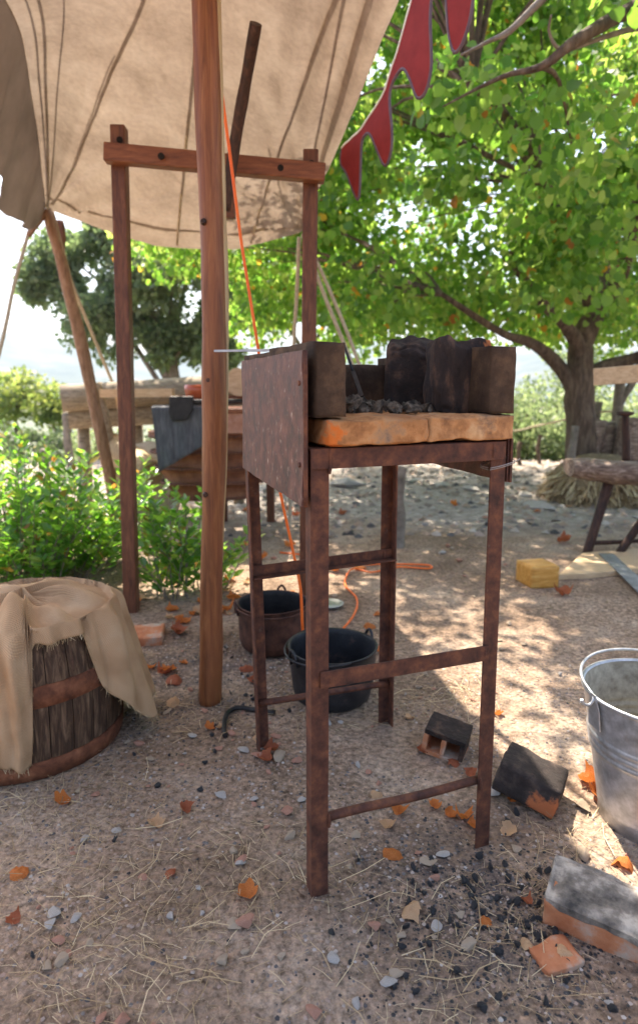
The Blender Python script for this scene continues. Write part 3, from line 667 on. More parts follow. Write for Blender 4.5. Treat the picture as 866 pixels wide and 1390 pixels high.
for (s0, s1, w) in ((.52, .60, .008), (.80, .955, .007)):
    shade_line(lambda u: canopy_pt(s0+(s1-s0)*0+(s1-s0)*(u), .0+.95*u), w, mat=M['rope'])
shade_line(lambda u: canopy_pt(.03+.60*u, .02+.62*u), .008, mat=M['rope'])
for (e_, te, w_) in ((.07, .6, .005), (.12, .6, .007), (.19, .5, .004), (.30, .3, .003)):
    shade_line(lambda u: canopy_pt(.012+(e_-.012)*u, .012+te*u), w_, 'fold_shade', mat=M['rope'])
for (e_, te, w_) in ((.86, .6, .006), (.93, .6, .009), (.80, .20, .004)):
    shade_line(lambda u: canopy_pt(.988+(e_-.988)*u, .012+te*u), w_, 'fold_shade', mat=M['rope'])
shade_line(lambda u: canopy_pt(.012+.976*u, .045-.015*math.sin(math.pi*u)), .011, 'hem', mat=M['rope'])
# tie at corner
m = MB(); m.tube(spline([BL+Vector((-.03, 0, .03)), BL+Vector((.0, -.03, .0)), BL+Vector((.03, 0, .02)), BL+Vector((0, .03, .0)), BL+Vector((-.03, 0, .03))], 16), .01, 6); m.build('corner_tie', M['rope'], can)

pb = G(286, 951); pt = Y(276, -60, 2.02)
pole = thing('tent_pole', 'thick round reddish wooden pole standing left of the forge and holding the canvas', 'pole', tuple(pb))
ctrl = [pb+Vector((0, 0, -.02)), Y(287, 800, 2.01), Y(291, 600, 2.01), Y(290, 400, 2.01), Y(284, 200, 2.02), pt, pt+Vector((-.01, 0, .08))]
pts = spline(ctrl, 40)
m = MB(); m.tube(pts, [.037+.002*math.sin(i*.5) for i in range(41)], 20, wob=.10)
po = m.build('shaft', M['pole'], pole)
m = MB(); m.tube([p+Vector((.027, .014, 0)) for p in pts[8:]], [.008+.009*min(1, i/10) for i in range(33)], 10, wob=.2); m.build('bark_strip', M['bark'], po)
for (px, py) in ((283, 516), (279, 672), (276, 300)):
    c = Y(px, py, 1.975); m = MB(); m.lathe(c, [(.001, 0), (.006, .001), (.011, .0)], 12); 
    m = MB(); m.tube([c+Vector((0, .01, 0)), c+Vector((0, -.0035, 0))], [.011, .006], 12); m.build('knot', M['darkwood'], po)

fr = thing('timber_frame', 'reddish timber frame of two square posts and a pegged crossbar under the canvas', 'frame', (-.45, 2.95, 0))
m = MB(); b0, b1 = G(179, 829), Y(162, 172, 2.90); m.beam(b0+Vector((0, 0, -.03)), b1, .062, .062, up=(0, 1, 0)); m.build('post', M['frame'], fr, bevel=.006)
b0 = Vector((-.062, 2.95, -.03)); b1 = Y(422, 205, 2.95); m = MB(); m.beam(b0, b1, .066, .066, up=(0, 1, 0)); m.build('post', M['frame'], fr, bevel=.006)
c0, c1 = Y(143, 208, 2.83), Y(441, 236, 2.88); m = MB(); m.beam(c0, c1, .062, .074); xb = m.build('crossbar', M['frame_x'], fr, bevel=.006)
for (px, py, yy) in ((219, 212, 2.795), (381, 228, 2.84), (163, 190, 2.866), (423, 222, 2.914)):
    c = Y(px, py, yy); m = MB(); m.tube([c+Vector((0, .004, 0)), c+Vector((0, -.004, 0))], .0135, 12); m.build('peg', M['blackhole'], fr)
for i in range(30):        # worn notches down the left post
    pass
m = MB(); m.tube(spline([Y(305, 286, 2.77), Y(318, 200, 2.72), Y(334, 110, 2.62), Y(347, 32, 2.5)], 14), [.026]*3+[.024]*6+[.022]*6, 12, wob=.15)
o = m.build('roof_prop', M['darkwood'], org=Y(318, 200, 2.72)); tag(o, 'dark round stick slanting up from the crossbar towards the canvas', 'stick')
m = MB(); m.beam(Y(311, 236, 2.96), Y(312, 297, 2.96), .05, .04, up=(0, 1, 0)); m.build('hanging_block', M['frame'], fr, bevel=.004)

# corner pole (leaning branch), second post, toggle
gp = 'leaning branches behind the bush'
lp = thing('corner_pole', 'thin peeled branch leaning to hold up the left corner of the canvas', 'pole', (G(160, 712)).to_tuple())
m = MB(); top = BL+Vector((0, .03, -.01)); foot = Y(160, 716, 4.65); foot.z = gz(foot.x, foot.y)-.02
m.tube(spline([foot, Y(148, 640, 4.58), Y(118, 500, 4.5), Y(90, 380, 4.4), top], 22), [.048-.012*i/22 for i in range(23)], 12, wob=.2)
sh = m.build('shaft', M['branch'], lp)
m = MB(); m.tube(spline([Y(63, 286, 4.32), Y(52, 302, 4.28), Y(39, 320, 4.25)], 6), [.024, .022, .02, .02, .019, .018, .017], 10, wob=.2); m.build('side_branch', M['branch'], sh)
m = MB(); m.tube(spline([Y(166, 712, 4.85), Y(148, 600, 4.82), Y(128, 520, 4.8)], 12), [.056]*7+[.05]*6, 12, wob=.2)
tag(m.build('leaning_post', M['log'], org=Y(166, 712, 4.85)), 'grey weathered post leaning beside the thin branch under the canvas corner', 'post')
m = MB(); m.tube(spline([Y(80, 300, 4.5), Y(83, 325, 4.5), Y(82, 348, 4.5)], 6), .033, 10, wob=.2)
tag(m.build('rope_toggle', M['frame'], org=Y(81, 325, 4.5)), 'short reddish wood toggle at the top of the guy rope beside the leaning branch', 'toggle')
def rope(pts, r, label, n=14):
    m = MB(); p = spline(pts, n); m.tube(p, r, 6); return tag(m.build('guy_rope', M['rope'], org=p[0]), label, 'rope', 'guy ropes of the awning')
rope([Y(47, 262, 4.25), Y(42, 305, 4.27), Y(20, 385, 4.2), Y(0, 478, 4.1), Y(-60, 700, 4.0)], .012, 'pale guy rope running from the canvas corner down past the left edge')
rope([Y(83, 346, 4.5), Y(110, 415, 4.8), Y(150, 512, 5.2), Y(176, 575, 5.4)], .014, 'guy rope running from the wood toggle down to the log pile')
rope([Y(406, 322, 4.3), Y(403, 400, 4.4), Y(399, 470, 4.5), Y(395, 640, 4.6), Y(392, 742, 4.6)], .013, 'pale rope hanging straight down left of the right frame post')
rope([Y(411, 318, 4.3), Y(440, 400, 4.25), Y(478, 495, 4.18), Y(538, 660, 4.08)], .013, 'guy rope from the right canvas corner to the stake under the forge, lower one')
rope([Y(412, 316, 4.3), Y(450, 400, 4.25), Y(486, 490, 4.18), Y(541, 646, 4.09)], .012, 'guy rope from the right canvas corner to the stake under the forge, upper one')
m = MB(); m.tube(spline([G(541, 742)+Vector((0, 0, -.05)), Y(541, 700, 4.1), Y(540, 660, 4.1), Y(547, 634, 4.1)], 12), [.052, .05, .046, .044, .043, .042, .041, .04, .039, .037, .035, .032, .03], 10, wob=.3)
tag(m.build('rope_stake', M['barkpale'], org=G(541, 742)), 'short barky stake in the ground seen between the forge legs', 'stake')

# orange cable: hangs down behind the pole, then snakes over the ground
cp = [Y(296, 90, 2.2), Y(301, 125, 2.2), Y(315, 230, 2.22), Y(328, 330, 2.23), Y(350, 470, 2.25), Y(366, 580, 2.27), Y(380, 665, 2.28), Y(396, 740, 2.29), Y(408, 800, 2.29), Y(412, 862, 2.29), G(424, 892)+Vector((0, .05, .01))]
cp += [G(455, 866)+Vector((0, 0, .01)), G(480, 838)+Vector((0, 0, .01)), G(484, 815)+Vector((0, 0, .01)), G(468, 795)+Vector((0, 0, .01)), G(478, 775)+Vector((0, 0, .012)), G(505, 779)+Vector((0, 0, .01)), G(540, 772)+Vector((0, 0, .01)), G(582, 774)+Vector((0, 0, .01)), G(578, 769)+Vector((0, 0, .01)), G(520, 768)+Vector((0, 0, .01)), G(480, 770)+Vector((0, 0, .015)), G(440, 765)+Vector((0, 0, .01)), G(415, 756)+Vector((0, 0, .01)), G(380, 752)+Vector((0, 0, .01))]
m = MB(); m.tube(spline(cp, 150), .0052, 8)
tag(m.build('power_cable', M['cable'], org=cp[9]), 'orange cable hanging from the canvas and snaking over the dirt behind the pots', 'cable')

# bunting
A, Bq = Y(463, 205, 3.12), Y(700, -110, 2.15)
hdir = Vector((Bq.x-A.x, Bq.y-A.y, 0)).normalized(); pn = hdir.cross(Vector((0, 0, 1))).normalized()
def onp(px, py):
    d = ray(px, py); o = Vector((0, 0, H)); t = (A-o).dot(pn)/d.dot(pn); return o+d*t
def cpoly(pts, n=5):
    P = [Vector((x, y, 0)) for x, y in pts]; return [(p.x, p.y) for p in spline(P, n*(len(P)-1))]
low = [(463, 203), (462, 222), (470, 235), (476, 252), (485, 271), (488, 250), (489, 215), (491, 190), (498, 181), (504, 186), (511, 203), (522, 225), (530, 205), (531, 175), (528, 140), (530, 118), (540, 98), (548, 94), (556, 108), (566, 133), (577, 124), (584, 95), (584, 60), (583, 25), (586, -8), (596, -30), (603, -22), (606, 20), (609, 50), (616, 71), (626, 60), (636, 30), (641, 0), (646, -40), (655, -70), (665, -80)]
upp = [(463, 203), (468, 197), (474, 192), (480, 186), (486, 181), (491, 175), (496, 167), (502, 158), (509, 148), (517, 135), (523, 122), (527, 108), (532, 92), (539, 72), (545, 50), (551, 28), (556, 10), (561, -8), (567, -25), (574, -40), (581, -52), (589, -62), (597, -71), (606, -80), (615, -88), (625, -96), (635, -103), (645, -108), (655, -112), (665, -116)]
lowc = cpoly(low, 3)
bm = bmesh.new()
outl = [onp(*p) for p in lowc]+[onp(*p) for p in upp[::-1][:-1]]
vv = [bm.verts.new(p) for p in outl]; f = bm.faces.new(vv)
r_ = bmesh.ops.extrude_face_region(bm, geom=[f]); ev = [e for e in r_['geom'] if isinstance(e, bmesh.types.BMVert)]
bmesh.ops.translate(bm, verts=ev, vec=pn*-.005)
bmesh.ops.triangulate(bm, faces=[f_ for f_ in bm.faces if len(f_.verts) > 4]); bmesh.ops.recalc_face_normals(bm, faces=bm.faces[:])
for v in bm.verts: v.co -= A
me = bpy.data.meshes.new('banner_cloth'); bm.to_mesh(me); bm.free(); me.materials.append(M['felt'])
bn = thing('bunting', 'dark red felt bunting with long pointed tongues hanging beside the canvas edge', 'bunting', A)
o = bpy.data.objects.new('banner_cloth', me); C.objects.link(o); o.parent = bn
m = MB(); m.tube([onp(*p)+pn*-.0025 for p in lowc], .0065, 6); m.build('edging', M['felt_edge'], bn)
m = MB(); m.tube([onp(*p)+pn*-.0025+Vector((0, 0, .006)) for p in upp], .006, 6); m.build('cord', M['cord'], bn)

# ---------------------------------------------------------------- barrel + burlap
bc = Vector((-.865, 1.80, 0)); bcz = gz(bc.x, bc.y)
brl = thing('cask', 'old dark oak half cask with rusty hoops at the left edge', 'barrel', (bc.x, bc.y, 0))
def brad(z): return .252+.016*math.sin(math.pi*min(1, max(0, (z+.02)/.42)))-.10*max(0, z-.17)**1.3*1.6
HT = .388
m = MB()
NS = 26
for k in range(NS):
    a0, a1 = 2*math.pi*(k+.02)/NS, 2*math.pi*(k+.98)/NS
    vs, fs = [], []; nz_, na = 12, 4; dr = random.uniform(-.0015, .0015)
    for j in range(nz_+1):
        z = HT*j/nz_+ (random.uniform(-.004, .003) if j == nz_ else 0)
        for i in range(na+1):
            a = a0+(a1-a0)*i/na; r = brad(z)+dr-(.0025 if i in (0, na) else 0)
            vs.append(bc+Vector((r*math.cos(a), r*math.sin(a), z)))
    n1 = len(vs)
    for j in range(nz_+1):
        z = HT*j/nz_
        for i in range(na+1):
            a = a0+(a1-a0)*i/na; r = brad(z)-.02
            vs.append(bc+Vector((r*math.cos(a), r*math.sin(a), z)))
    w = na+1
    for j in range(nz_):
        for i in range(na):
            q0 = j*w+i; fs.append((q0, q0+1, q0+w+1, q0+w)); fs.append((n1+q0, n1+q0+w, n1+q0+w+1, n1+q0+1))
        q0 = j*w; fs.append((q0, q0+w, n1+q0+w, n1+q0)); q0 += na; fs.append((q0, n1+q0, n1+q0+w, q0+w))
    for i in range(na):
        q0 = nz_*w+i; fs.append((q0, q0+1, n1+q0+1, n1+q0))
    m.add(vs, fs, False)
m.build('staves', M['stave'], brl)
for (z0, z1) in ((.0, .052), (.205, .262)):
    m = MB(); pr = [(brad(z0)+.001, z0), (brad(z0)+.0045, z0+.001), (brad((z0+z1)/2)+.006, (z0+z1)/2), (brad(z1)+.0045, z1-.001), (brad(z1)+.001, z1), (brad(z1)-.01, z1)]
    m.lathe(bc, pr, 80, fn=lambda a, z: 1+.004*noise.noise(Vector((math.cos(a)*3, math.sin(a)*3, z*9))))
    hp = m.build('hoop', M['hoop'], brl)
    if z0 < .1:
        for a in (-1.35, -1.22, -.2):
            p = bc+Vector((math.cos(a), math.sin(a), 0))*(brad(.026)+.004)+Vector((0, 0, .026)); d = Vector((math.cos(a), math.sin(a), 0))
            m = MB(); m.tube([p, p+d*.005], [.008, .005], 10); m.build('rivet', M['hoop'], hp)
m = MB(); m.lathe(bc, [(0.001, HT-.03), (.21, HT-.03)], 40); m.build('lid', M['stave'], brl)
STRT = ([(-.04, 0, 0), (.04, 0, 0), (.03, 1, 0), (-.03, 1, 0)], [(0, 1, 2, 3)])
def drape():
    na, nr = 240, 70
    def sm(x): x = max(0, min(1, x)); return x*x*(3-2*x)
    def length(th):
        d = math.degrees(th); d = (d+180) % 360-180
        gap = sm((d+66)/5)*sm((-22-d)/9)              # bare staves between
        base = .36 if d < -48 else .335
        if d > -48: base = .20+.16*sm((d+30)/30)+.02*math.sin(d*.1)
        return base*(1-gap)+.045*gap
    vs = []; uvs = []
    for j in range(nr+1):
        t = j/nr
        for i in range(na):
            th = 2*math.pi*i/na-math.pi; d = math.degrees(th)
            Lh = length(th)
            Rt = brad(HT)+.012
            s = t*(Rt+Lh)       # arc length from centre
            c, sn = math.cos(th), math.sin(th)
            n0 = noise.noise(Vector((c*1.3+3, sn*1.3, t*.8)))
            rid = abs(noise.noise(Vector((c*2.1, sn*2.1+5, t*1.5))))
            if s < Rt:
                r = s; k = s/Rt
                z = HT+.006+.020*(1-k)+.095*rid*(1-k**4)+.05*n0*k*(1-k)
                # central bunched ridge
                z += .075*math.exp(-((d+95-25*k)/13)**2)*sm(k*1.6)*(1-.6*k**4)+.05*math.exp(-((d-10)/20)**2)*sm(k*2)*(1-k**3)
            else:
                h = s-Rt; k = min(h/.05, 1)
                z = HT+.030*(1-k)-max(0, h-.008)+.0
                if h < .05: z = HT+.028-.028*(h/.05)**2-h*.5*(h/.05)
                else: z = HT-.025-(h-.05)
                flare = .0
                if -30 < d < 75: flare = .30*sm((d+30)/25)*sm((75-d)/20)
                r = Rt+.012*k+flare*h*.9+(.016*math.sin(th*17+1.3*n0*6)+.012*math.sin(th*9+2)+.035*math.exp(-((d+70)/5)**2)+.03*math.exp(-((d+88)/6)**2))*sm(h/.05)
                bz = max(0, z); r = max(r, brad(min(bz, HT))+.010+.004*math.sin(th*31))
            p = bc+Vector((r*c, r*sn, z))
            p += Vector((.006*noise.noise(p*16), .006*noise.noise(p*16+Vector((9, 0, 0))), .005*noise.noise(p*20)))
            vs.append(p); uvs.append((s*c*1.0, s*sn*1.0))
    m = MB(); fs = [(j*na+i, j*na+(i+1) % na, (j+1)*na+(i+1) % na, (j+1)*na+i) for j in range(nr) for i in range(na)]
    m.add(vs, fs, True)
    o = m.build('burlap_sack', M['burlap'], org=bc+Vector((0, 0, HT)))
    me = o.data; ul = me.uv_layers.new(name='weave')
    for lp_ in me.loops: ul.data[lp_.index].uv = uvs[lp_.vertex_index]
    so = o.modifiers.new('th', 'SOLIDIFY'); so.thickness = .003; so.offset = 1
    P, D = [], []
    for i in range(na):
        a_, b_ = vs[nr*na+i], vs[(nr-1)*na+i]
        for q in range(4):
            P.append(tuple(a_.lerp(vs[nr*na+(i+1) % na], random.random())+Vector((0, 0, .002)))); D.append(tuple((a_-b_).normalized()+Vector((random.gauss(0, .5), random.gauss(0, .5), random.gauss(0, .25)))))
    leaf_mesh('frayed_threads', P, D, rng.normal(size=(len(P), 3)), .006+.014*rng.random(len(P)), STRT, M['straw'], o, tuple(bc+Vector((0, 0, HT))))
    tag(o, 'tan burlap sackcloth draped in folds over the old cask', 'sack')
drape()

# ---------------------------------------------------------------- pots, dish, hook
def pot(c, R0, hh, base, label, mat_out, mat_in, bail, lug_a, sc=1.0):
    cz = gz(c.x, c.y); c = Vector((c.x, c.y, cz-.004))
    t = thing('iron_pot', label, 'pot', tuple(c), 'iron pots standing on the dirt behind the forge')
    prof = [(.001, .0), (base*.6, .001), (base*.9, .008), (base, .02), (base*1.05, .05)]
    for i in range(1, 9):
        k = i/8; prof.append((base*1.05+(R0-base*1.05)*k**.8, .05+(hh-.05)*k))
    prof += [(R0+.004, hh+.003), (R0+.002, hh+.006), (R0-.004, hh+.004)]
    fn = lambda a, z: 1+.012*math.sin(3*a+z*6)+.008*noise.noise(Vector((math.cos(a)*2, math.sin(a)*2, z*8)))
    m = MB(); m.lathe(c, prof, 56, fn); body = m.build('body', mat_out, t)
    m = MB(); m.lathe(c, [(r-.006 if r > .01 else r, z+(.006 if z < .03 else 0)) for r, z in prof[:-3]]+[(R0-.004, hh+.004)], 56, fn); m.build('inside', mat_in, t)
    for a in lug_a:
        d = Vector((math.cos(a), math.sin(a), 0)); p = c+d*(R0+.004)+Vector((0, 0, hh-.03))
        m = MB(); s = Vector((-d.y, d.x, 0)); m.tube(spline([p-s*.018, p-s*.016+Vector((0, 0, .035))+d*.006, p+Vector((0, 0, .052))+d*.008, p+s*.016+Vector((0, 0, .035))+d*.006, p+s*.018], 14), .005, 8); m.build('lug', mat_out, t)
    a = bail; d = Vector((math.cos(a), math.sin(a), 0)); s = Vector((-d.y, d.x, 0)); pts = []
    for i in range(25):
        k = math.pi*i/24; pts.append(c+s*math.cos(k)*(R0+.012)+d*math.sin(k)*(R0+.011)+Vector((0, 0, hh+.008+(-.02)*math.sin(k))))
    m = MB(); m.tube(pts, .0042, 8); m.build('bail', mat_out, t)
    return t
pot(Vector((.045, 2.035, 0)), .148, .185, .128, 'black cast iron pot, front one of two, seen between the forge legs', M['iron_bowl'], M['iron_bowl'], R(200), (R(35), R(215)))
pot(Vector((-.185, 2.46, 0)), .142, .185, .130, 'sooty rust-brown cooking pot behind the black one beside the wooden pole', M['soot_rust'], M['iron'], R(-80), (R(80), R(200)))
m = MB(); dc = G(447, 824); m.lathe(dc, [(.001, .012), (.05, .012), (.064, .020), (.068, .021), (.064, .017), (.05, .006), (.001, .006)], 32)
tag(m.build('metal_dish', M['steel'], org=dc), 'shallow pale metal dish lying behind the black pot', 'dish')
hk = [(306, 1004), (304, 990), (308, 974), (318, 966), (330, 965), (345, 968), (373, 972)]
m = MB(); m.tube(spline([G(x, y)+Vector((0, 0, .011)) for x, y in hk], 24), [.0075]*20+[.009]*5, 8, wob=.3)
o = tag(m.build('iron_hook', M['iron'], org=G(318, 970)), 'bent black iron hook lying on the dirt by the left forge leg', 'hook')

# ---------------------------------------------------------------- bucket
kc = Vector((.812, 1.425, 0)); 
bk = thing('bucket', 'galvanised metal bucket with three raised rings at the right edge', 'bucket', (kc.x, kc.y, gz(kc.x, kc.y)))
kz = gz(kc.x, kc.y)-.003; kb = Vector((kc.x, kc.y, kz))
KH, RB, RT = .325, .118, .172
def kr(z): return RB+(RT-RB)*z/KH
prof = [(.001, .018), (RB-.004, .018), (RB-.003, 0), (RB+.003, 0), (RB+.003, .03), (kr(.035)+.001, .035)]
for i in range(1, 60):
    z = .035+(KH-.035)*i/60; bump_ = sum(.0045*math.exp(-((z-zz)/.0045)**2) for zz in (.185, .204, .223)); prof.append((kr(z)+bump_, z))
prof += [(RT+.001, KH), (RT+.006, KH+.003), (RT+.005, KH+.008), (RT, KH+.009), (RT-.004, KH+.004)]
m = MB(); m.lathe(kb, prof, 72); bd = m.build('body', M['galv'], bk)
prof = [(.001, .022), (RB-.008, .022)]
for i in range(0, 60):
    z = .03+(KH-.03)*i/60; bump_ = sum(.0045*math.exp(-((z-zz)/.0045)**2) for zz in (.185, .204, .223)); prof.append((kr(z)+bump_-.0025, z))
prof.append((RT-.0035, KH+.004))
m = MB(); m.lathe(kb, prof, 72); m.build('inside', M['galv_in'], bk)
ea = R(190)
for a in (ea, ea+math.pi):
    d = Vector((math.cos(a), math.sin(a), 0)); s = Vector((-d.y, d.x, 0)); p = kb+d*(kr(.29)+.002)
    m = MB()
    vs = [p+s*.022+Vector((0, 0, -.035+.29)), p-s*.022+Vector((0, 0, -.035+.29)), p-s*.020+d*.004+Vector((0, 0, .012+.29)), p-s*.009+d*.008+Vector((0, 0, .048+.29)), p+s*.009+d*.008+Vector((0, 0, .048+.29)), p+s*.020+d*.004+Vector((0, 0, .012+.29))]
    n = len(vs); vs += [v+d*.003 for v in vs]
    m.add(vs, [tuple(range(n))[::-1], tuple(range(n, 2*n))]+[(i, (i+1) % n, n+(i+1) % n, n+i) for i in range(n)])
    m.build('ear', M['galv'], bk)
d = Vector((math.cos(ea), math.sin(ea), 0)); s = Vector((-d.y, d.x, 0)); up = kb+Vector((0, 0, KH-.008))
pts = [up+d*(RT+.035)+Vector((0, 0, .010)), up+d*(RT+.028)+Vector((0, 0, -.002)), up+d*(RT+.012)+Vector((0, 0, -.004)), up+d*(RT+.004)+Vector((0, 0, .012))]
for i in range(1, 24):
    k = math.pi*i/24; pts.append(up+d*math.cos(k)*(RT+.004)+s*math.sin(k)*-(RT+.012)+Vector((0, 0, .020+.018*math.sin(k))))
pts += [up-d*(RT+.004)+Vector((0, 0, .012)), up-d*(RT+.012)+Vector((0, 0, -.004)), up-d*(RT+.028)]
m = MB(); m.tube(spline(pts, 90), .0036, 8); m.build('handle', M['galv'], bk)

# ---------------------------------------------------------------- bricks on the ground
def hollow_brick(name, dims, wall, mat_top, mat_face, loc, rot, label, group=None):
    t = thing(name, label, 'brick', tuple(loc), group)
    L_, Wd, Hh = dims
    t.rotation_euler = rot
    def seg(b, x0, x1, y0, y1, z0, z1, n=5):
        bm = bmesh.new(); bmesh.ops.create_cube(bm, size=1); bmesh.ops.subdivide_edges(bm, edges=bm.edges[:], cuts=n, use_grid_fill=True)
        vs = []
        for v in bm.verts:
            p = Vector(((x0+x1)/2+v.co.x*(x1-x0), (y0+y1)/2+v.co.y*(y1-y0), (z0+z1)/2+v.co.z*(z1-z0)))
            p += Vector((noise.noise(p*40), noise.noise(p*40+Vector((3, 3, 3))), noise.noise(p*40+Vector((7, 1, 3)))))*.0022
            vs.append(Vector(loc)+p)
        b.add(vs, [tuple(v.index for v in f.verts) for f in bm.faces], False); bm.free()
    m = MB(); seg(m, -L_/2, L_/2, -Wd/2+.002, Wd/2, Hh-wall, Hh, 8); m.build('top_wall', mat_top, t, bevel=.002)
    m = MB(); seg(m, -L_/2, L_/2, -Wd/2, Wd/2, 0, wall, 8); m.build('bottom_wall', mat_face, t, bevel=.002)
    for x in (-L_/2+wall/2, 0, L_/2-wall/2):
        m = MB(); seg(m, x-wall/2, x+wall/2, -Wd/2, Wd/2, wall+.0005, Hh-wall-.0005); m.build('web', mat_top if x > .01 else mat_face, t, bevel=.002)
    m = MB(); seg(m, -L_/2+wall, L_/2-wall, Wd/2-.01, Wd/2-.003, wall, Hh-wall); m.build('back_wall', mat_top, t)
    return t
hollow_brick('hollow_brick', (.118, .105, .075), .014, M['char'], M['terracotta'], Vector((.365, 1.72, gz(.365, 1.72)-.002)), (R(2), R(9), R(-24)), 'hollow terracotta brick with a black charred top under the forge')
M['char_o'] = surf('char_orange_end', [(.3, (.014, .011, .010)), (.5, (.035, .026, .023)), (.7, (.10, .07, .055))], 20, rough=.85, bump=.7, bscale=90, bdist=.005, spot=((.06, -.065, .0), -.0, (.42, .13, .05)))
me = rough_block((.155, .13, .082), amp=.004, seg=14, seed=41, chip=1.2)
o = place('burnt_brick', me, M['char_o'], (.530, 1.500, gz(.53, 1.5)+.010), (R(-4), R(14), R(-30)), label='charred black brick tilted on its edge by the right forge leg', cat='brick')
# terracotta brick with soot on top
t = thing('broken_brick', 'long orange brick with grey sooty top lying at the lower right', 'brick', (.582, 1.098, gz(.58, 1.1)-.006))
t.rotation_euler = (R(3), R(4), R(-30))
b1_ = rough_block((.27, .125, .058), amp=.003, seg=16, seed=51, chip=1.2); b1_.name = 'brick_body'; b1_.materials.append(M['terracotta'])
o = bpy.data.objects.new('brick_body', b1_); C.objects.link(o); o.parent = t
M['soot_top'] = surf('sooty_mortar', [(.34, (.05, .045, .04)), (.5, (.20, .17, .14)), (.62, (.46, .40, .33))], 16, rough=.95, bump=.8, bscale=60, bdist=.006)
b2_ = rough_block((.272, .127, .018), amp=.007, seg=16, seed=52, chip=1.2); b2_.name = 'mortar_crust'; b2_.materials.append(M['soot_top'])
o2 = bpy.data.objects.new('mortar_crust', b2_); C.objects.link(o2); o2.parent = t; o2.location = (0, 0, .050)
me = rough_block((.085, .06, .03), amp=.006, seg=10, seed=61); place('brick_fragment', me, M['terracotta'], (.435, 1.035, gz(.435, 1.035)-.020), (0, R(4), R(20)), label='flat half-buried orange brick fragment at the lower right corner area', cat='brick')
me = rough_block((.13, .16, .04), amp=.004, seg=10, seed=63); q_ = G(199, 872); place('flat_brick', me, M['terracotta'], (q_.x-.01, q_.y+.06, gz(q_.x, q_.y)-.004), (0, 0, R(8)), label='pale dusty brick lying flat behind the cask near the left frame post', cat='brick')

# ---------------------------------------------------------------- right side: block, plank, blade, shaving horse, beam, hay, woodpile
q_ = G(735, 798); me = rough_block((.155, .16, .115), amp=.001, seg=6, seed=71, chip=.6)
place('wood_block', me, M['block'], (q_.x+.0, q_.y+.08, gz(q_.x, q_.y)-.002), (0, 0, R(12)), label='small yellow pine block sitting on the dirt', cat='wood block')
m = MB(); a, b = G(757, 781), G(960, 756); 
outp = [G(757, 788), G(800, 786), G(905, 775), G(960, 745), G(850, 752), G(790, 757)]
vs = [v+Vector((0, 0, .004)) for v in outp]+[v+Vector((0, 0, .032)) for v in outp]; n = 6
m.add(vs, [tuple(range(n)), tuple(range(n, 2*n))]+[(i, (i+1) % n, n+(i+1) % n, n+i) for i in range(n)])
pk = m.build('pale_plank', M['plank'], org=q_, bevel=.002)
tag(pk, 'pale pine board with a cut end lying on the ground beside the yellow block', 'plank')
m = MB(); a = G(822, 752, .04); b = G(892, 818, .018); m.beam(a, b, .085, .006); tag(m.build('metal_strip', M['steel'], org=a), 'wide grey metal strip lying across the pale board', 'metal strip')
bh = thing('shaving_horse', 'rustic bench of a split weathered log on splayed round legs at the right', 'bench', (2.0, 3.95, 0))
a, b = Y(772, 632, 3.95), Y(1000, 652, 3.75)
m = MB(); n = 22; pts = [a+(b-a)*i/n for i in range(n+1)]
vs = []; fs = []; kk = 16
for i, p in enumerate(pts):
    e = min(1, .72+i*.10)
    for k in range(kk):
        an = 2*math.pi*k/kk; cy, cz_ = math.cos(an)*.135, math.sin(an)*.088
        if cz_ > .045: cz_ = .045+(cz_-.045)*.25
        w = 1+.16*noise.noise(Vector((i*.4, math.cos(an)*1.5, math.sin(an)*1.5)))
        vs.append(p+Vector((0, cy*e*w, cz_*e*w)))
for i in range(n):
    for k in range(kk): fs.append((i*kk+k, i*kk+(k+1) % kk, (i+1)*kk+(k+1) % kk, (i+1)*kk+k))
m.add(vs, fs, True); m.add([vs[k] for k in range(kk)], [tuple(range(kk))]); m.build('seat_log', M['oldlog'], bh)
def leg(px0, py0, y0, px1, py1, y1, r, nm='leg', mt='darkwood'):
    m = MB(); q0, q1 = Y(px0, py0, y0), Y(px1, py1, y1); m.tube([q0+(q1-q0)*i/8 for i in range(9)], [r*(1-.15*i/8) for i in range(9)], 12, wob=.15); m.build(nm, M[mt], bh)
leg(827, 652, 3.9, 794, 757, 3.83, .032); leg(905, 660, 3.85, 835, 757, 3.80, .028); leg(1010, 650, 4.0, 1040, 757, 4.05, .028); leg(1010, 650, 3.8, 1020, 780, 3.6, .028)
leg(803, 737, 3.84, 900, 733, 3.84, .014, 'stretcher')
leg(850, 628, 3.93, 848, 560, 3.93, .026, 'upright_peg')
m = MB(); c = Y(848, 562, 3.93); m.lathe(c, [(.001, .018), (.05, .014), (.054, .0), (.04, -.008), (.02, -.012)], 20); m.build('peg_cap', M['darkwood'], bh)
bmn = thing('work_rail', 'sawn light brown beam on a post above the log bench at the right edge', 'beam', (2.0, 3.6, 0))
m = MB(); a, b = Y(806, 512, 3.65), Y(980, 498, 3.35); m.beam(a, b, .09, .095); m.build('rail', M['plank'], bmn, bevel=.004)
m = MB(); q0 = Y(935, 512, 3.43); m.beam((q0.x, q0.y, 0), q0-Vector((0, 0, .05)), .09, .09, up=(0, 1, 0)); m.build('post', M['frame'], bmn, bevel=.004)

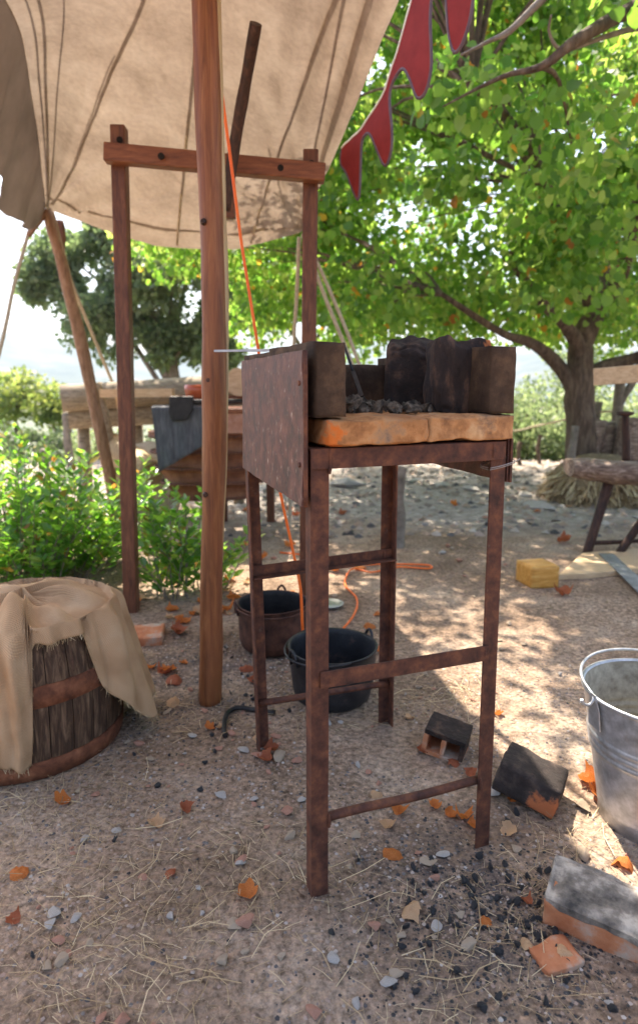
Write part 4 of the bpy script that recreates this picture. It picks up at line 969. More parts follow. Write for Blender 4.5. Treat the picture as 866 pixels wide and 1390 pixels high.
# haystack
hb = Vector((2.55, 5.75, 0)); hz = gz(hb.x, hb.y)
hs = thing('haystack', 'shaggy heap of straw at the foot of the big tree', 'haystack', (hb.x, hb.y, hz))
m = MB(); prof = [(.38, -.05), (.41, .05), (.39, .15), (.36, .26), (.28, .34), (.16, .39), (.01, .40)]
m.lathe(hb+Vector((0, 0, hz)), prof, 40, fn=lambda a, z: 1.0+.10*math.sin(2*a+.5)+.15*noise.noise(Vector((math.cos(a)*2, math.sin(a)*2, z*5)))); m.build('heap', M['hay'], hs)
n = 12000; th = rng.random(n)*6.283; zz = rng.random(n)**.9*.40; rr = .42-.04*(zz/.4)-.30*(zz/.4)**4
P = np.stack([hb.x+rr*np.cos(th)*(1+.1*np.sin(2*th+.5)), hb.y+rr*np.sin(th), hz+zz], 1)
D = np.stack([np.cos(th)*.35, np.sin(th)*.35, -np.ones(n)], 1)+rng.normal(size=(n, 3))*.35
STR = ([(-.05, 0, 0), (.05, 0, 0), (.03, 1, 0), (-.03, 1, 0)], [(0, 1, 2, 3)])
o = leaf_mesh('loose_straw', P, D, rng.normal(size=(n, 3)), .10+.08*rng.random(n), STR, M['straw'], hs, (hb.x, hb.y, hz))
# stumps and posts behind the bench
gpw = 'rough logs stacked by the big tree'
for (px, py, yv, r, h_, lab, tl) in ((795, 640, 6.15, .12, .40, 'short stump on the straw, left one by the trunk', .1), (822, 640, 6.2, .11, .36, 'short stump with a round sawn end right of the trunk', -.1), (850, 650, 6.0, .13, .42, 'thick stump standing at the right behind the log bench', .05)):
    c = Y(px, py, yv); z0_ = gz(c.x, c.y); m = MB(); m.tube([Vector((c.x+tl*k*.1, c.y, z0_+.3+h_*k/5)) for k in range(6)], r, 14, wob=.2); tag(m.build('log_stump', M['oldlog'], org=Vector((c.x, c.y, z0_))), lab, 'stump', gpw)
gpf = 'rustic fence posts along the terrace edge'
for (px, yv, ytop, r, lab, fork) in ((781, 5.7, 578, .035, 'thin fence post in front of the big trunk', 0), (811, 7.0, 545, .05, 'squared fence post just right of the big trunk', 0), (846, 6.6, 486, .05, 'tall forked post at the right edge behind the beam', 1),
                                (706, 8.2, 600, .028, 'thin crooked stake at the terrace edge right of the forge', 0), (733, 8.3, 590, .025, 'crooked little stake left of the big trunk', 0), (183/2, 8.0, 560, .05, 'tall thin post seen left of the leaning branch', 0), (62, 7.6, 610, .05, 'grey post behind the bush near the left edge', 0)):
    top = Y(px, ytop, yv); z0_ = gz(top.x, top.y); m = MB()
    m.tube(spline([Vector((top.x+.03, yv, z0_-.1)), Vector((top.x-.02, yv, (top.z+z0_)/2)), top], 10), r, 10, wob=.35, seed=px)
    if fork: m.tube(spline([Vector((top.x, yv, top.z-.45)), Vector((top.x+.10, yv, top.z-.25)), Vector((top.x+.2, yv, top.z+.02))], 8), r*.8, 8, wob=.3)
    tag(m.build('fence_post', M['barkpale'] if r > .03 else M['barktree'], org=Vector((top.x, yv, z0_))), lab, 'post', gpf)
m = MB(); m.tube(spline([Y(846, 560, 6.6), Y(811, 560, 7.0), Y(733, 577, 8.3), Y(690, 585, 8.4), Y(600, 580, 8.4)], 30), .012, 6); tag(m.build('fence_rope', M['rope'], org=Y(811, 560, 7)), 'thin sagging fence line strung along the terrace edge behind the forge', 'rope')

# ---------------------------------------------------------------- left middle: log rack, bellows, apron, bowl, shovel
rk = thing('log_rack', 'rack of thick peeled logs on crossed posts behind the bellows', 'log rack', (-1.4, 5.2, 0))
def logm(p0, p1, r, mt='log', nm='log', par=rk, lab=None):
    m = MB(); m.tube([p0+(p1-p0)*i/14 for i in range(15)], r, 22, wob=.06, seed=r*99); return m.build(nm, M[mt], par)
logm(Y(84, 541, 4.95), Y(345, 524, 5.45), .105); logm(Y(94, 566, 5.05), Y(340, 556, 5.5), .095)
for (px, yv, pb_) in ((185, 5.3, 700), (322, 5.55, 700), (112, 5.15, 700)):
    t_ = Y(px, 560, yv); m = MB(); m.tube([Vector((t_.x, yv+.02, -.05)), Vector((t_.x, yv+.02, t_.z))], .05, 10, wob=.2); m.build('rack_post', M['log'], rk)
m = MB(); m.beam(Y(138, 534, 4.75), Y(236, 533, 4.65), .05, .06); tag(m.build('batten', M['plank'], org=Y(138, 534, 4.75)), 'narrow sawn batten jutting left from the bellows frame under the logs', 'batten')
m = MB(); m.tube(spline([Y(158, 528, 4.82), Y(166, 575, 4.8), Y(162, 640, 4.8), Y(165, 705, 4.8)], 8), .022, 8); tag(m.build('thin_stick', M['plank'], org=Y(158, 528, 4.82)), 'thin yellowish stick standing behind the left frame post', 'stick')
m = MB(); a, b = Y(152, 606, 4.9), Y(205, 645, 4.6); m.tube([a+(b-a)*i/8 for i in range(9)], .11, 16, wob=.15); tag(m.build('split_log', M['bark'], org=a), 'pale split log tilted below the rack near the left frame post', 'log')
m = MB(); m.lathe(Y(205, 655, 5.0)-Vector((0, 0, .25)), [(.01, 0), (.2, .01), (.24, .15), (.22, .4), (.12, .55), (.01, .58)], 24, fn=lambda a, z: 1+.12*noise.noise(Vector((math.cos(a)*2, math.sin(a)*2, z*4)))); tag(m.build('pale_sack', M['sack'], org=Y(205, 655, 5.0)), 'pale full sack standing on the ground behind the bellows', 'sack')
c = Y(322, 519, 4.75); m = MB(); m.tube([c+Vector((.0, .5, 0)), c+Vector((0, 0, 0))], [.10, .10], 18, wob=.1); tag(m.build('sawn_log', M['plank'], org=c), 'short log with its round sawn end facing the forge, right of the pole', 'log')
# bellows: two boards with a pleated leather body
bl = thing('bellows', 'large brown pleated leather bellows on a wooden frame behind the wooden pole', 'bellows', (-.85, 4.4, 0))
c = Vector((Y(285, 640, 4.35).x, 4.45, 0)); zt, zb2 = Y(285, 592, 4.35).z, Y(285, 676, 4.35).z
def outline(k, s):      # teardrop in plan (x long)
    a = 2*math.pi*k
    x = math.cos(a)*.42; y = math.sin(a)*.24*(1-.25*math.cos(a)); return Vector((x*s, y*s, 0))
m = MB(); nk = 48; nj = 36; vs = []
for j in range(nj+1):
    t = j/nj; z = zb2+(zt-zb2)*t; pl_ = 1-.10*abs(math.sin(t*math.pi*4))**.6
    taper = 1-.30*(1-t)**2
    for k in range(nk):
        o_ = outline(k/nk, pl_*taper); dz = .02*math.sin(k/nk*6.28*3+t*3)*math.sin(t*math.pi)
        vs.append(c+o_+Vector((0, 0, z+dz)))
m.add(vs, [(j*nk+k, j*nk+(k+1) % nk, (j+1)*nk+(k+1) % nk, (j+1)*nk+k) for j in range(nj) for k in range(nk)], True)
m.add([vs[k] for k in range(nk)], [tuple(range(nk))]); m.build('leather_body', M['bellows'], bl)
for t in (.0, .25, .5, .75, 1.0):
    m = MB(); z = zb2+(zt-zb2)*t; taper = (1-.30*(1-t)**2)*1.015
    m.tube([c+outline(k/nk, taper)+Vector((0, 0, z)) for k in range(nk+1)], .011, 6); m.build('rib', M['frame'], bl)
m = MB(); lo = [c+outline(k/nk, 1.03)+Vector((0, 0, zt+.003)) for k in range(nk)]; hi = [v+Vector((0, 0, .03)) for v in lo]
m.add(lo+hi, [tuple(range(nk))[::-1], tuple(range(nk, 2*nk))]+[(k, (k+1) % nk, nk+(k+1) % nk, nk+k) for k in range(nk)]); m.build('top_board', M['frame_x'], bl, bevel=.004)
for dx in (-.36, .38):
    m = MB(); m.beam(c+Vector((.02 if dx < 0 else dx, .36, -.03)), c+Vector((.02 if dx < 0 else dx, .36, 1.0)), .06, .06, up=(0, 1, 0)); m.build('frame_post', M['frame'], bl, bevel=.004)
m = MB(); m.beam(c+Vector((-.36, .36, .93)), c+Vector((.5, .36, .93)), .05, .06); m.build('frame_rail', M['frame_x'], bl, bevel=.004)
m = MB(); m.beam(c+Vector((.02, .36, zt-.03)), c+Vector((.02, .1, zt-.03)), .05, .04); m.build('bracket', M['frame'], bl)
# table board carrying the tools
zs = Y(285, 553, 4.2).z
m = MB(); m.box((c.x+.09, 4.36, zs-.02), (.62, .46, .03)); tb = m.build('tool_board', M['frame_x'], bl, bevel=.003)
for x in (-.12, .36):
    m = MB(); m.beam((c.x+x, 4.5, zt), (c.x+x, 4.5, zs-.035), .05, .05, up=(0, 1, 0)); m.build('board_support', M['frame'], bl)
# leather apron hung over board: triangular
m = MB(); nx_, nz_ = 26, 16; vs = []
for j in range(nz_+1):
    t = j/nz_
    for i in range(nx_+1):
        s = i/nx_
        px = 206+(292-206)*s; bot = 641-45*s; py = 553+(bot-553)*t
        p = Y(px+10*t*(1-s), py, 4.11+.012*math.sin(s*22)*t)
        vs.append(p)
m.add(vs, [(j*(nx_+1)+i, j*(nx_+1)+i+1, (j+1)*(nx_+1)+i+1, (j+1)*(nx_+1)+i) for j in range(nz_) for i in range(nx_)], True)
vs2 = [Y(206, 553, 4.11), Y(292, 553, 4.11), Y(292, 550, 4.30), Y(208, 550, 4.30)]; m.add(vs2, [(0, 1, 2, 3)])
o = m.build('leather_apron', M['apron'], org=Y(240, 560, 4.11)); so = o.modifiers.new('t', 'SOLIDIFY'); so.thickness = .004
tag(o, 'blue-grey leather apron with slanting stitched edge hanging over the tool board', 'apron')
c2 = Y(270, 546, 4.3); c2.z = zs+.012
m = MB(); m.lathe(c2, [(.01, .03), (.06, .03), (.085, .06), (.092, .10), (.088, .135), (.082, .135), (.084, .10), (.075, .06), (.01, .045)], 32)
tag(m.build('clay_bowl', M['bowl'], org=c2), 'glossy red-brown clay bowl on the tool board beside the wooden pole', 'bowl')
t = thing('forge_shovel', 'blackened flat fire shovel hanging over the edge of the tool board', 'shovel', Y(245, 552, 4.08).to_tuple())
m = MB(); pts = [(230, 538), (262, 538), (262, 556), (254, 570), (234, 572), (229, 560)]; vs = [Y(px, py, 4.07) for px, py in pts]; n = len(vs); vs += [v+Vector((0, .035, 0)) for v in vs]
m.add(vs, [tuple(range(n)), tuple(range(n, 2*n))[::-1]]+[(i, n+i, n+(i+1) % n, (i+1) % n) for i in range(n)]); m.build('blade', M['iron'], t, bevel=.006)
m = MB(); m.tube([Y(255, 546, 4.09), Y(328, 545, 4.25)], .018, 8); m.build('handle', M['iron'], t)
m = MB(); c3 = Y(320, 570, 4.2); m.box(c3, (.12, .1, .17)); tag(m.build('striped_box', M['stone_p'], org=c3, bevel=.004), 'small pinkish box on the bellows beside the forge plate', 'box')

# ---------------------------------------------------------------- trees
jt = thing('judas_tree', 'broad leafy tree with heart-shaped leaves and a forked dark trunk on the right', 'tree', G(790, 668).to_tuple())
TB = G(790, 668); 
def limb(parent, pts, r0, r1, name='branch', mat='barktree', n=18, wob=.25, sides=12):
    m = MB(); p = spline(pts, n); m.tube(p, [r0+(r1-r0)*i/n for i in range(n+1)], sides, wob=wob, seed=len(pts)+r0*50); return m.build(name, M[mat], parent)
yt = TB.y
tr = limb(jt, [TB+Vector((0, 0, -.1)), Y(789, 600, yt), Y(786, 545, yt), Y(787, 500, yt), Y(789, 465, yt+.05), Y(806, 430, yt+.1)], .155, .10, 'trunk', n=24, wob=.18)
limb(jt, [Y(783, 540, yt), Y(768, 512, yt), Y(745, 483, yt-.1), Y(715, 463, yt-.3), Y(680, 452, yt-.6), Y(600, 400, yt-1)], .085, .02)
limb(jt, [Y(786, 495, yt), Y(782, 465, yt-.05), Y(765, 440, yt-.2), Y(735, 410, yt-.5), Y(690, 350, yt-1.0)], .08, .03)
limb(jt, [Y(795, 520, yt), Y(818, 500, yt), Y(850, 490, yt), Y(900, 470, yt-.2), Y(980, 430, yt-.4)], .085, .035)
limb(jt, [Y(806, 432, yt+.1), Y(840, 380, yt), Y(860, 300, yt-.4), Y(900, 180, yt-1.2), Y(930, 60, yt-2.2), Y(900, 5, 3.4), Y(840, 22, 3.2), Y(775, 60, 3.1), Y(735, 90, 3.1), Y(680, 105, 3.2), Y(600, 145, 3.4)], .075, .003, n=50)
limb(jt, [Y(900, 40, 3.5), Y(866, 38, 3.3), Y(820, 50, 3.2), Y(765, 68, 3.1), Y(745, 45, 3.05), Y(748, 20, 3.0)], .016, .004, 'branch', 'barkpale')
limb(jt, [Y(930, 60, yt-2.2), Y(860, -60, 3.3), Y(780, -40, 3.1), Y(735, 0, 3.0), Y(692, 42, 3.0), Y(665, 55, 3.0), Y(625, 75, 3.0)], .03, .005, 'branch', 'barkpale')
limb(jt, [Y(806, 432, yt+.1), Y(780, 350, yt-.2), Y(740, 250, yt-.8), Y(690, 160, yt-1.6), Y(640, 120, yt-2)], .07, .012)
limb(jt, [Y(806, 432, yt+.1), Y(820, 350, yt+.6), Y(780, 260, yt+1.4)], .07, .02)
def proj(P):
    dz = P[:, 2]-H; dep = P[:, 1]*math.cos(P0)-dz*math.sin(P0); v = P[:, 1]*math.sin(P0)+dz*math.cos(P0)
    return 433+F*P[:, 0]/dep, 650-F*v/dep
cs, rs, ns = [], [], []
k = 0
while k < 165:
    x, y, z = rng.uniform(-1.6, 5.2), rng.uniform(2.7, 9.2), rng.uniform(1.3, 5.2)
    e = ((x-2.0)/3.9)**2+((y-6.2)/3.6)**2+((z-2.5)/2.7)**2
    if e > 1: continue
    zmin = 1.62 if y > 5 else 1.62+.45*(5-y)
    if z < zmin: continue
    if y < 5.0 and x < .55+.1*(5-y): continue
    if e < .22 and rng.random() < .6: continue
    cs.append((x, y, z)); r = rng.uniform(.35, .62)*(1 if y > 4.3 else .8); rs.append(r); ns.append(int(rng.uniform(230, 350)*(1 if y > 4.3 else .5))); k += 1
for (px, py, yv) in [(340, 360, 7.6), (375, 400, 7.4), (350, 430, 7.8), (395, 350, 7.0), (455, 300, 6.8), (460, 400, 7), (480, 350, 6.6), (520, 420, 6.6), (600, 430, 6.4), (560, 380, 6.8), (650, 400, 6.0), (700, 420, 6.5), (640, 340, 6.2), (500, 440, 7.2), (845, 420, 6.2), (740, 430, 7.0)]:
    cs.append(tuple(Y(px, py, yv))); rs.append(.5); ns.append(230)
for i in range(13):      # high boughs above view, added to throw the dappled shade on the yard
    y_ = rng.uniform(3.6, 6.4); x_ = rng.uniform(.1, 3.6)+.0*y_; z_ = rng.uniform(.62, .85)*y_+1.0
    cs.append((x_, y_, min(z_, 4.9))); rs.append(rng.uniform(.3, .5)); ns.append(110)
for i in range(15):  # more clumps added high up to dapple the ground right of the forge
    cs.append((rng.uniform(.1, 1.9), rng.uniform(4.0, 5.5), rng.uniform(3.5, 4.2))); rs.append(rng.uniform(.2, .4)); ns.append(80)
for i in range(20):  # small out-of-view clumps added to break up the sunlit ground
    y_ = rng.uniform(3.3, 4.9); cs.append((rng.uniform(.05, 1.3), y_, 1.3+.60*y_)); rs.append(rng.uniform(.14, .26)); ns.append(42)
for i in range(30):      # top of the crown, added to shade the leaves below it
    cs.append((rng.uniform(.0, 5.0), rng.uniform(5.4, 9.0), rng.uniform(3.7, 5.2))); rs.append(rng.uniform(.4, .6)); ns.append(130)
def keep(P):
    px, py = proj(P)
    ok = ~((P[:, 1] < 5.0) & (P[:, 0] < .30+(4.3-P[:, 1])*.17) & (P[:, 2] < 1.05+.55*P[:, 1]))
    ok &= ~((P[:, 1] > 5.0) & (P[:, 2] < 1.22+.12*np.sin(P[:, 0]*3)))
    return ok
crown(jt, TB, cs, rs, [int(q*1.7) for q in ns], .053, HEART, M['judas'], droop=.9, keep=keep)
m = MB()
hubs = [Y(690, 350, yt-1.0), Y(600, 400, yt-1), Y(780, 260, yt+1.4), Y(740, 250, yt-.8), Y(900, 180, yt-1.2), Y(980, 430, yt-.4), Y(860, 300, yt-.4), Y(735, 90, 3.1), Y(640, 120, yt-2)]
for c_ in cs[::2]:
    c_ = Vector(c_); hb_ = min(hubs, key=lambda h: (h-c_).length)
    mid = (hb_+c_)/2+Vector((0, 0, .12)); m.tube(spline([hb_, mid, c_], 6), [.016, .014, .012, .010, .008, .006, .004], 5, cap=False)
o = m.build('twigs', M['barktree'], jt)
m = MB(); pv_ = [Vector((0, 0, 0)), Vector((.011, 0, -.03)), Vector((.010, .004, -.09)), Vector((0, .006, -.115)), Vector((-.010, .004, -.09)), Vector((-.011, 0, -.03))]
m.add(pv_+[v+Vector((0, .003, 0)) for v in pv_], [tuple(range(6)), tuple(range(6, 12))[::-1]]+[(i, 6+i, 6+(i+1) % 6, (i+1) % 6) for i in range(6)]); pod0 = m.build('seed_pod', M['pod'], None)
pod0.parent = jt
P = np.array(cs)[rng.integers(0, len(cs), 150)]+rng.normal(size=(150, 3))*.22; P = P[keep(P)][:90]
for i, p in enumerate(P):
    o = pod0 if i == 0 else pod0.copy()
    if i: C.objects.link(o)
    o.location = Vector(p)-TB; o.rotation_euler = (random.uniform(-.3, .3), random.uniform(-.3, .3), random.random()*6)

def tree(name, base, top, crowns, n, size, mat, label, tmpl=DIAM, tr=.12, group=None, bark='barkpale', flat=.7, droop=.1):
    base = Vector(base); t = thing(name, label, 'tree' if 'bush' not in name and 'shrub' not in name else 'shrub', tuple(base), group)
    top = Vector(top)
    limb(t, [base+Vector((0, 0, -.2)), base.lerp(top, .5)+Vector((.1*tr*8, 0, 0)), top], tr, tr*.45, 'trunk', bark)
    m = MB()
    for (c_, r_) in crowns:
        c_ = Vector(c_); m.tube(spline([base.lerp(top, random.uniform(.45, .95)), (top+c_)/2-Vector((0, 0, .1)), c_], 6), [tr*.4*(1-i/7.5) for i in range(7)], 6, cap=False)
    m.build('limbs', M[bark], t)
    # clumps
    cc, rr_, nn = [], [], []
    for (c_, r_) in crowns:
        for q in range(9):
            g_ = rng.normal(size=3); g_ /= np.linalg.norm(g_); cc.append(np.array(c_)+g_*r_*.62*np.array([1, 1, flat])); rr_.append(r_*rng.uniform(.3, .5)); nn.append(int(n/9*rng.uniform(.6, 1.4)))
    crown(t, base, cc, rr_, nn, size, tmpl, M[mat], droop=droop, flat=.8)
    return t
def gpt(px, yv): 
    x = Y(px, 600, yv).x; return Vector((x, yv, gz(x, yv)))
tree('oak_tree', gpt(235, 10.5), Y(225, 440, 10.5), [(Y(190, 380, 10.5), 1.15), (Y(120, 400, 10.3), .8), (Y(90, 345, 10.8), .6), (Y(240, 350, 10.2), 1.0), (Y(150, 450, 10.6), .75), (Y(255, 440, 10.8), .8), (Y(130, 320, 11), .7), (Y(330, 400, 10.5), .9), (Y(210, 470, 10.4), .5), (Y(290, 470, 10.4), .6), (Y(70, 385, 10.8), .55), (Y(175, 320, 10.8), .8), (Y(275, 320, 10.9), .8)],
     2900, .10, 'oak', 'rounded grey-green tree behind the timber frame on the left', tr=.14)
tree('oak_tree', gpt(420, 12.5), Y(420, 440, 12.5), [(Y(350, 420, 12), 1.0), (Y(420, 380, 12.5), 1.1), (Y(480, 400, 12.5), 1.1), (Y(540, 440, 13), 1.0)], 2600, .10, 'oak', 'dark green tree behind the forge partly hidden by the leafy branches', tr=.14)
tree('pine_tree', gpt(92, 13), Y(85, 530, 13), [(Y(60, 545, 13), .95), (Y(15, 530, 13.2), .9), (Y(95, 560, 12.6), .6), (Y(-30, 560, 13), .9)], 1500, .10, 'pine', 'low yellow-green pine on the slope at the left edge', tr=.10, bark='barktree', flat=.45)
tree('pine_tree', gpt(20, 11), Y(22, 575, 11), [(Y(10, 590, 11), .8), (Y(50, 610, 11), .6), (Y(-30, 600, 11), .7)], 1400, .08, 'olive', 'dark shrubby tree below the yellow-green pine at the left edge', tr=.08, bark='barktree', flat=.6)
gs = 'pale shrubs growing on the slope beyond the terrace'
labs = [(715, 560, 10.5, 'pale green bush beyond the terrace between the forge and the big trunk'), (760, 600, 10.0, 'low pale bush directly left of the big trunk'), (845, 560, 10.5, 'greyish bush behind the forked post at the right edge'), (880, 600, 10.2, 'low greyish bush at the right edge behind the stumps'),
        (650, 540, 12, 'pale bush just over the right corner of the hearth'), (560, 610, 12, 'pale bush seen under the forge hearth near the stake'), (340, 600, 12, 'pale bush seen beside the bellows under the logs'), (130, 600, 11.5, 'bluish bush behind the leaning branch on the left'), (800, 480, 13, 'tall pale bush showing through the fork of the big tree'), (250, 600, 12.5, 'pale bush behind the log rack'), (475, 615, 11, 'pale low bush beyond the stony track')]
labs += [(690, 575, 10.2, 'rounded pale bush just right of the hearth corner'), (755, 540, 11.5, 'taller pale bush filling the gap left of the big trunk'), (830, 600, 9.6, 'pale low bush right behind the stumps'), (620, 600, 11.5, 'pale low bush seen under the right end of the hearth'), (20, 625, 10, 'pale low bush at the far left behind the large bush'), (180, 625, 9.8, 'pale low bush below the logs')]
for (px, py, yv, lb) in labs:
    c_ = Y(px, py, yv); b_ = gpt(px, yv)
    tree('slope_shrub', b_, c_, [(c_, .75), (c_+Vector((.5, .1, -.35)), .65), (c_+Vector((-.5, 0, -.3)), .65), (c_+Vector((0, .2, -.8)), .8)], 900, .075, 'pale', lb, tr=.05, group=gs)
# far-off scrub in the valley, one mass
cc, rr_, nn = [], [], []
for i in range(420):
    y = 17+rng.random()**1.6*110; x = rng.uniform(-.75, .75)*y
    z = gz(x, y); r = rng.uniform(.8, 1.8)*(1+y/90); cc.append((x, y, z+r*.5)); rr_.append(r); nn.append(70)
o = crown(None, (0, 0, 0), cc, rr_, nn, .55, DIAM, M['pale'], name='valley_scrub'); o['kind'] = 'stuff'

# ---------------------------------------------------------------- the bush on the left
def bush(base, stems, spread, hmin, hmax, per, label, seed, lean=(0, 0)):
    t = thing('myrtle_bush', label, 'bush', (base[0], base[1], 0), 'green bushes growing behind the cask')
    rg = random.Random(seed); m = MB(); P, D, N_, S = [], [], [], []
    for s in range(stems):
        a = rg.random()*6.28; r = rg.random()**.5
        b_ = Vector((base[0]+math.cos(a)*r*spread[0]*.8, base[1]+math.sin(a)*r*spread[1]*.8, 0)); b_.z = gz(b_.x, b_.y)
        h = (hmin+(hmax-hmin)*rg.random()**1.35)*(1-.25*r)*(1-.22*math.cos(a)*r); tip = b_+Vector((math.cos(a)*r*spread[0]*.45+lean[0]*h+rg.uniform(-.12, .12), math.sin(a)*r*spread[1]*.35+rg.uniform(-.1, .1)+lean[1]*h, h))
        mid = b_.lerp(tip, .5)+Vector((rg.uniform(-.03, .03), rg.uniform(-.03, .03), .03)); pts = spline([b_, mid, tip], 10)
        m.tube(pts, [.004-.0028*i/10 for i in range(11)], 5, cap=False)
        for q in range(per):
            k_ = .12+.88*((q+rg.random())/per); f_ = k_*10; i = min(int(f_), 9); p = pts[i].lerp(pts[i+1], f_-i)
            d = (pts[i+1]-pts[i]).normalized(); o_ = Vector((rg.gauss(0, 1), rg.gauss(0, 1), 0)).normalized()
            dr = d*.45+o_*.8+Vector((0, 0, .1))
            off = o_*rg.random()*.05*(1 if k_ < .75 else .15)
            P.append(tuple(p+off)); D.append(tuple(dr)); nn_ = Vector((0, 0, 1))+Vector((rg.gauss(0, .5), rg.gauss(0, .5), 0)); N_.append(tuple(nn_)); S.append(rg.uniform(.040, .078)*(1 if k_ < .92 else .7))
    m.build('stems', M['barkpale'], t)
    leaf_mesh('foliage', P, D, N_, S, LANCE, M['myrtle'], t, (base[0], base[1], 0))
bush((-1.68, 3.45), 200, (.66, .50), .30, .92, 30, 'large bright green bush with upright shoots behind the cask', 3)
bush((-.66, 3.15), 26, (.22, .20), .30, .66, 34, 'smaller green bush between the left frame post and the thick round pole', 5)

# ---------------------------------------------------------------- litter: stones, leaves, coal, straw, gravel
marks = [(-.8, 1.75, 'the cask'), (-.36, 2.0, 'the thick pole'), (0, 1.19, 'the front forge leg'), (.375, 1.34, 'the right forge leg'), (-.16, 1.7, 'the left rear forge leg'), (.2, 1.89, 'the right rear forge leg'), (.74, 1.35, 'the bucket'), (.6, 1.1, 'the orange brick'),
         (.04, 2.0, 'the black pot'), (1.15, 3.2, 'the yellow block'), (-.35, 1.05, 'the lower left foreground'), (.2, .95, 'the lower middle foreground'), (1.6, 2.6, 'the sunlit dirt at the right'), (.6, 3.0, 'the sunlit dirt behind the forge'), (-.5, 2.7, 'the small bush')]
def near(x, y): return min(marks, key=lambda k_: (k_[0]-x)**2+(k_[1]-y)**2)[2]
def blocked(x, y, r=.02):
    if (x-bc.x)**2+(y-bc.y)**2 < (.27+r)**2: return True
    if (x-kc.x)**2+(y-kc.y)**2 < (.13+r)**2: return True
    for c_, q in (((.045, 2.035), .14), ((-.185, 2.46), .14), ((-.363, 2.007), .045), ((.365, 1.72), .08), ((.53, 1.5), .10), ((.60, 1.085), .12), ((0, 1.19), .02), ((.375, 1.337), .02)):
        if (x-c_[0])**2+(y-c_[1])**2 < (q+r)**2: return True
    return False
rk_m = {}
for key, cnt in (('stone_g', 5), ('stone_p', 4), ('stone_t', 5)):
    rk_m[key] = []
    for s in range(cnt):
        me = rock_mesh(s*3+len(key)+ord(key[-1]), 3, .35, .62); me.materials.append(M[key]); me.name = 'stone'; rk_m[key].append(me)
cn = {'stone_g': 'grey', 'stone_p': 'pinkish', 'stone_t': 'tan'}
def stone(x, y, s, key, i):
    me = rk_m[key][i % len(rk_m[key])]
    o = bpy.data.objects.new('stone', me); C.objects.link(o)
    o.location = (x, y, gz(x, y)+s*.34); o.rotation_euler = (random.uniform(-.2, .2), random.uniform(-.2, .2), random.random()*6.28)
    o.scale = (s*random.uniform(.9, 1.25), s*random.uniform(.7, 1), s*random.uniform(.7, 1))
    sz = 'larger' if s > .02 else 'small' if s > .011 else 'tiny'
    tag(o, f'{sz} {cn[key]} stone on the dirt near {near(x, y)}', 'stone', 'loose stones on the dirt')
hand = [(390, 1102, .022, 'stone_p'), (327, 1172, .013, 'stone_g'), (318, 1156, .014, 'stone_t'), (75, 1243, .02, 'stone_g'), (104, 1247, .013, 'stone_g'), (68, 1258, .014, 'stone_g'), (333, 1255, .022, 'stone_p'), (378, 1030, .027, 'stone_t'), (352, 1030, .02, 'stone_p'), (403, 1034, .018, 'stone_p'),
        (580, 1173, .018, 'stone_t'), (601, 1162, .014, 'stone_g'), (567, 1160, .012, 'stone_p'), (700, 1153, .013, 'stone_t'), (792, 1160, .020, 'stone_t'), (790, 1095, .022, 'stone_t'), (592, 1258, .016, 'stone_g'), (636, 1282, .017, 'stone_t'), (672, 1078, .022, 'stone_g'), (355, 1010, .016, 'stone_t'), (115, 1140, .013, 'stone_g'),
        (195, 1190, .012, 'stone_p'), (232, 1245, .013, 'stone_g'), (300, 1080, .016, 'stone_g'), (345, 1085, .013, 'stone_g'), (660, 1010, .014, 'stone_g'), (545, 1270, .012, 'stone_t'), (810, 1225, .016, 'stone_t'), (270, 1205, .011, 'stone_g'), (410, 1085, .014, 'stone_g'), (365, 1050, .012, 'stone_p'), (440, 985, .016, 'stone_g')]
ns_ = 0
for (px, py, s, key) in hand:
    p = G(px, py); stone(p.x, p.y, s, key, ns_); ns_ += 1
while ns_ < 285:
    if ns_ < 240: x, y = random.uniform(-.95, .9), random.uniform(.72, 2.5)
    else: x, y = random.uniform(-1.0, 2.6), random.uniform(2.5, 5)
    if blocked(x, y): continue
    if x > .45 and y > 1.6 and y < 2.5 and random.random() < .7: continue
    stone(x, y, random.choice([.006, .007, .008, .010, .013, .016]) if y < 2.5 else random.uniform(.012, .03), random.choice(['stone_g', 'stone_p', 'stone_p', 'stone_t', 'stone_t']), ns_); ns_ += 1
# coal lumps
co = [rock_mesh(60+s, 2, .6, .85) for s in range(6)]
for me in co: me.materials.append(M['coal']); me.name = 'coal_lump'
n = 0
hand = [(272, 1074, .014), (487, 1168, .011), (650, 1165, .02), (630, 1200, .02), (665, 1180, .016), (690, 1120, .022), (700, 1105, .018), (640, 1220, .014), (590, 1185, .014), (575, 1215, .012), (560, 1200, .013), (700, 1225, .016), (730, 1250, .014), (680, 1250, .016), (655, 1240, .013), (715, 1190, .014), (610, 1250, .012), (45, 1300, .01)]
while n < 150:
    if n < len(hand): p = G(hand[n][0], hand[n][1]); x, y, s = p.x, p.y, hand[n][2]*.75
    else:
        if random.random() < .75: x, y = random.gauss(.36, .13), random.gauss(1.13, .10)
        else: x, y = random.gauss(-.35, .16), random.gauss(2.0, .25)
        s = random.uniform(.004, .012)
        if blocked(x, y) or y < .75: continue
    o = bpy.data.objects.new('coal_lump', co[n % 6]); C.objects.link(o); o.location = (x, y, gz(x, y)+s*.5); o.rotation_euler = (random.random()*6, random.random()*6, random.random()*6); o.scale = (s, s*.85, s*.8)
    tag(o, f"{'chunky' if s > .012 else 'tiny'} black coal lump near {near(x, y)}", 'coal', 'coal lumps spilt on the dirt'); n += 1
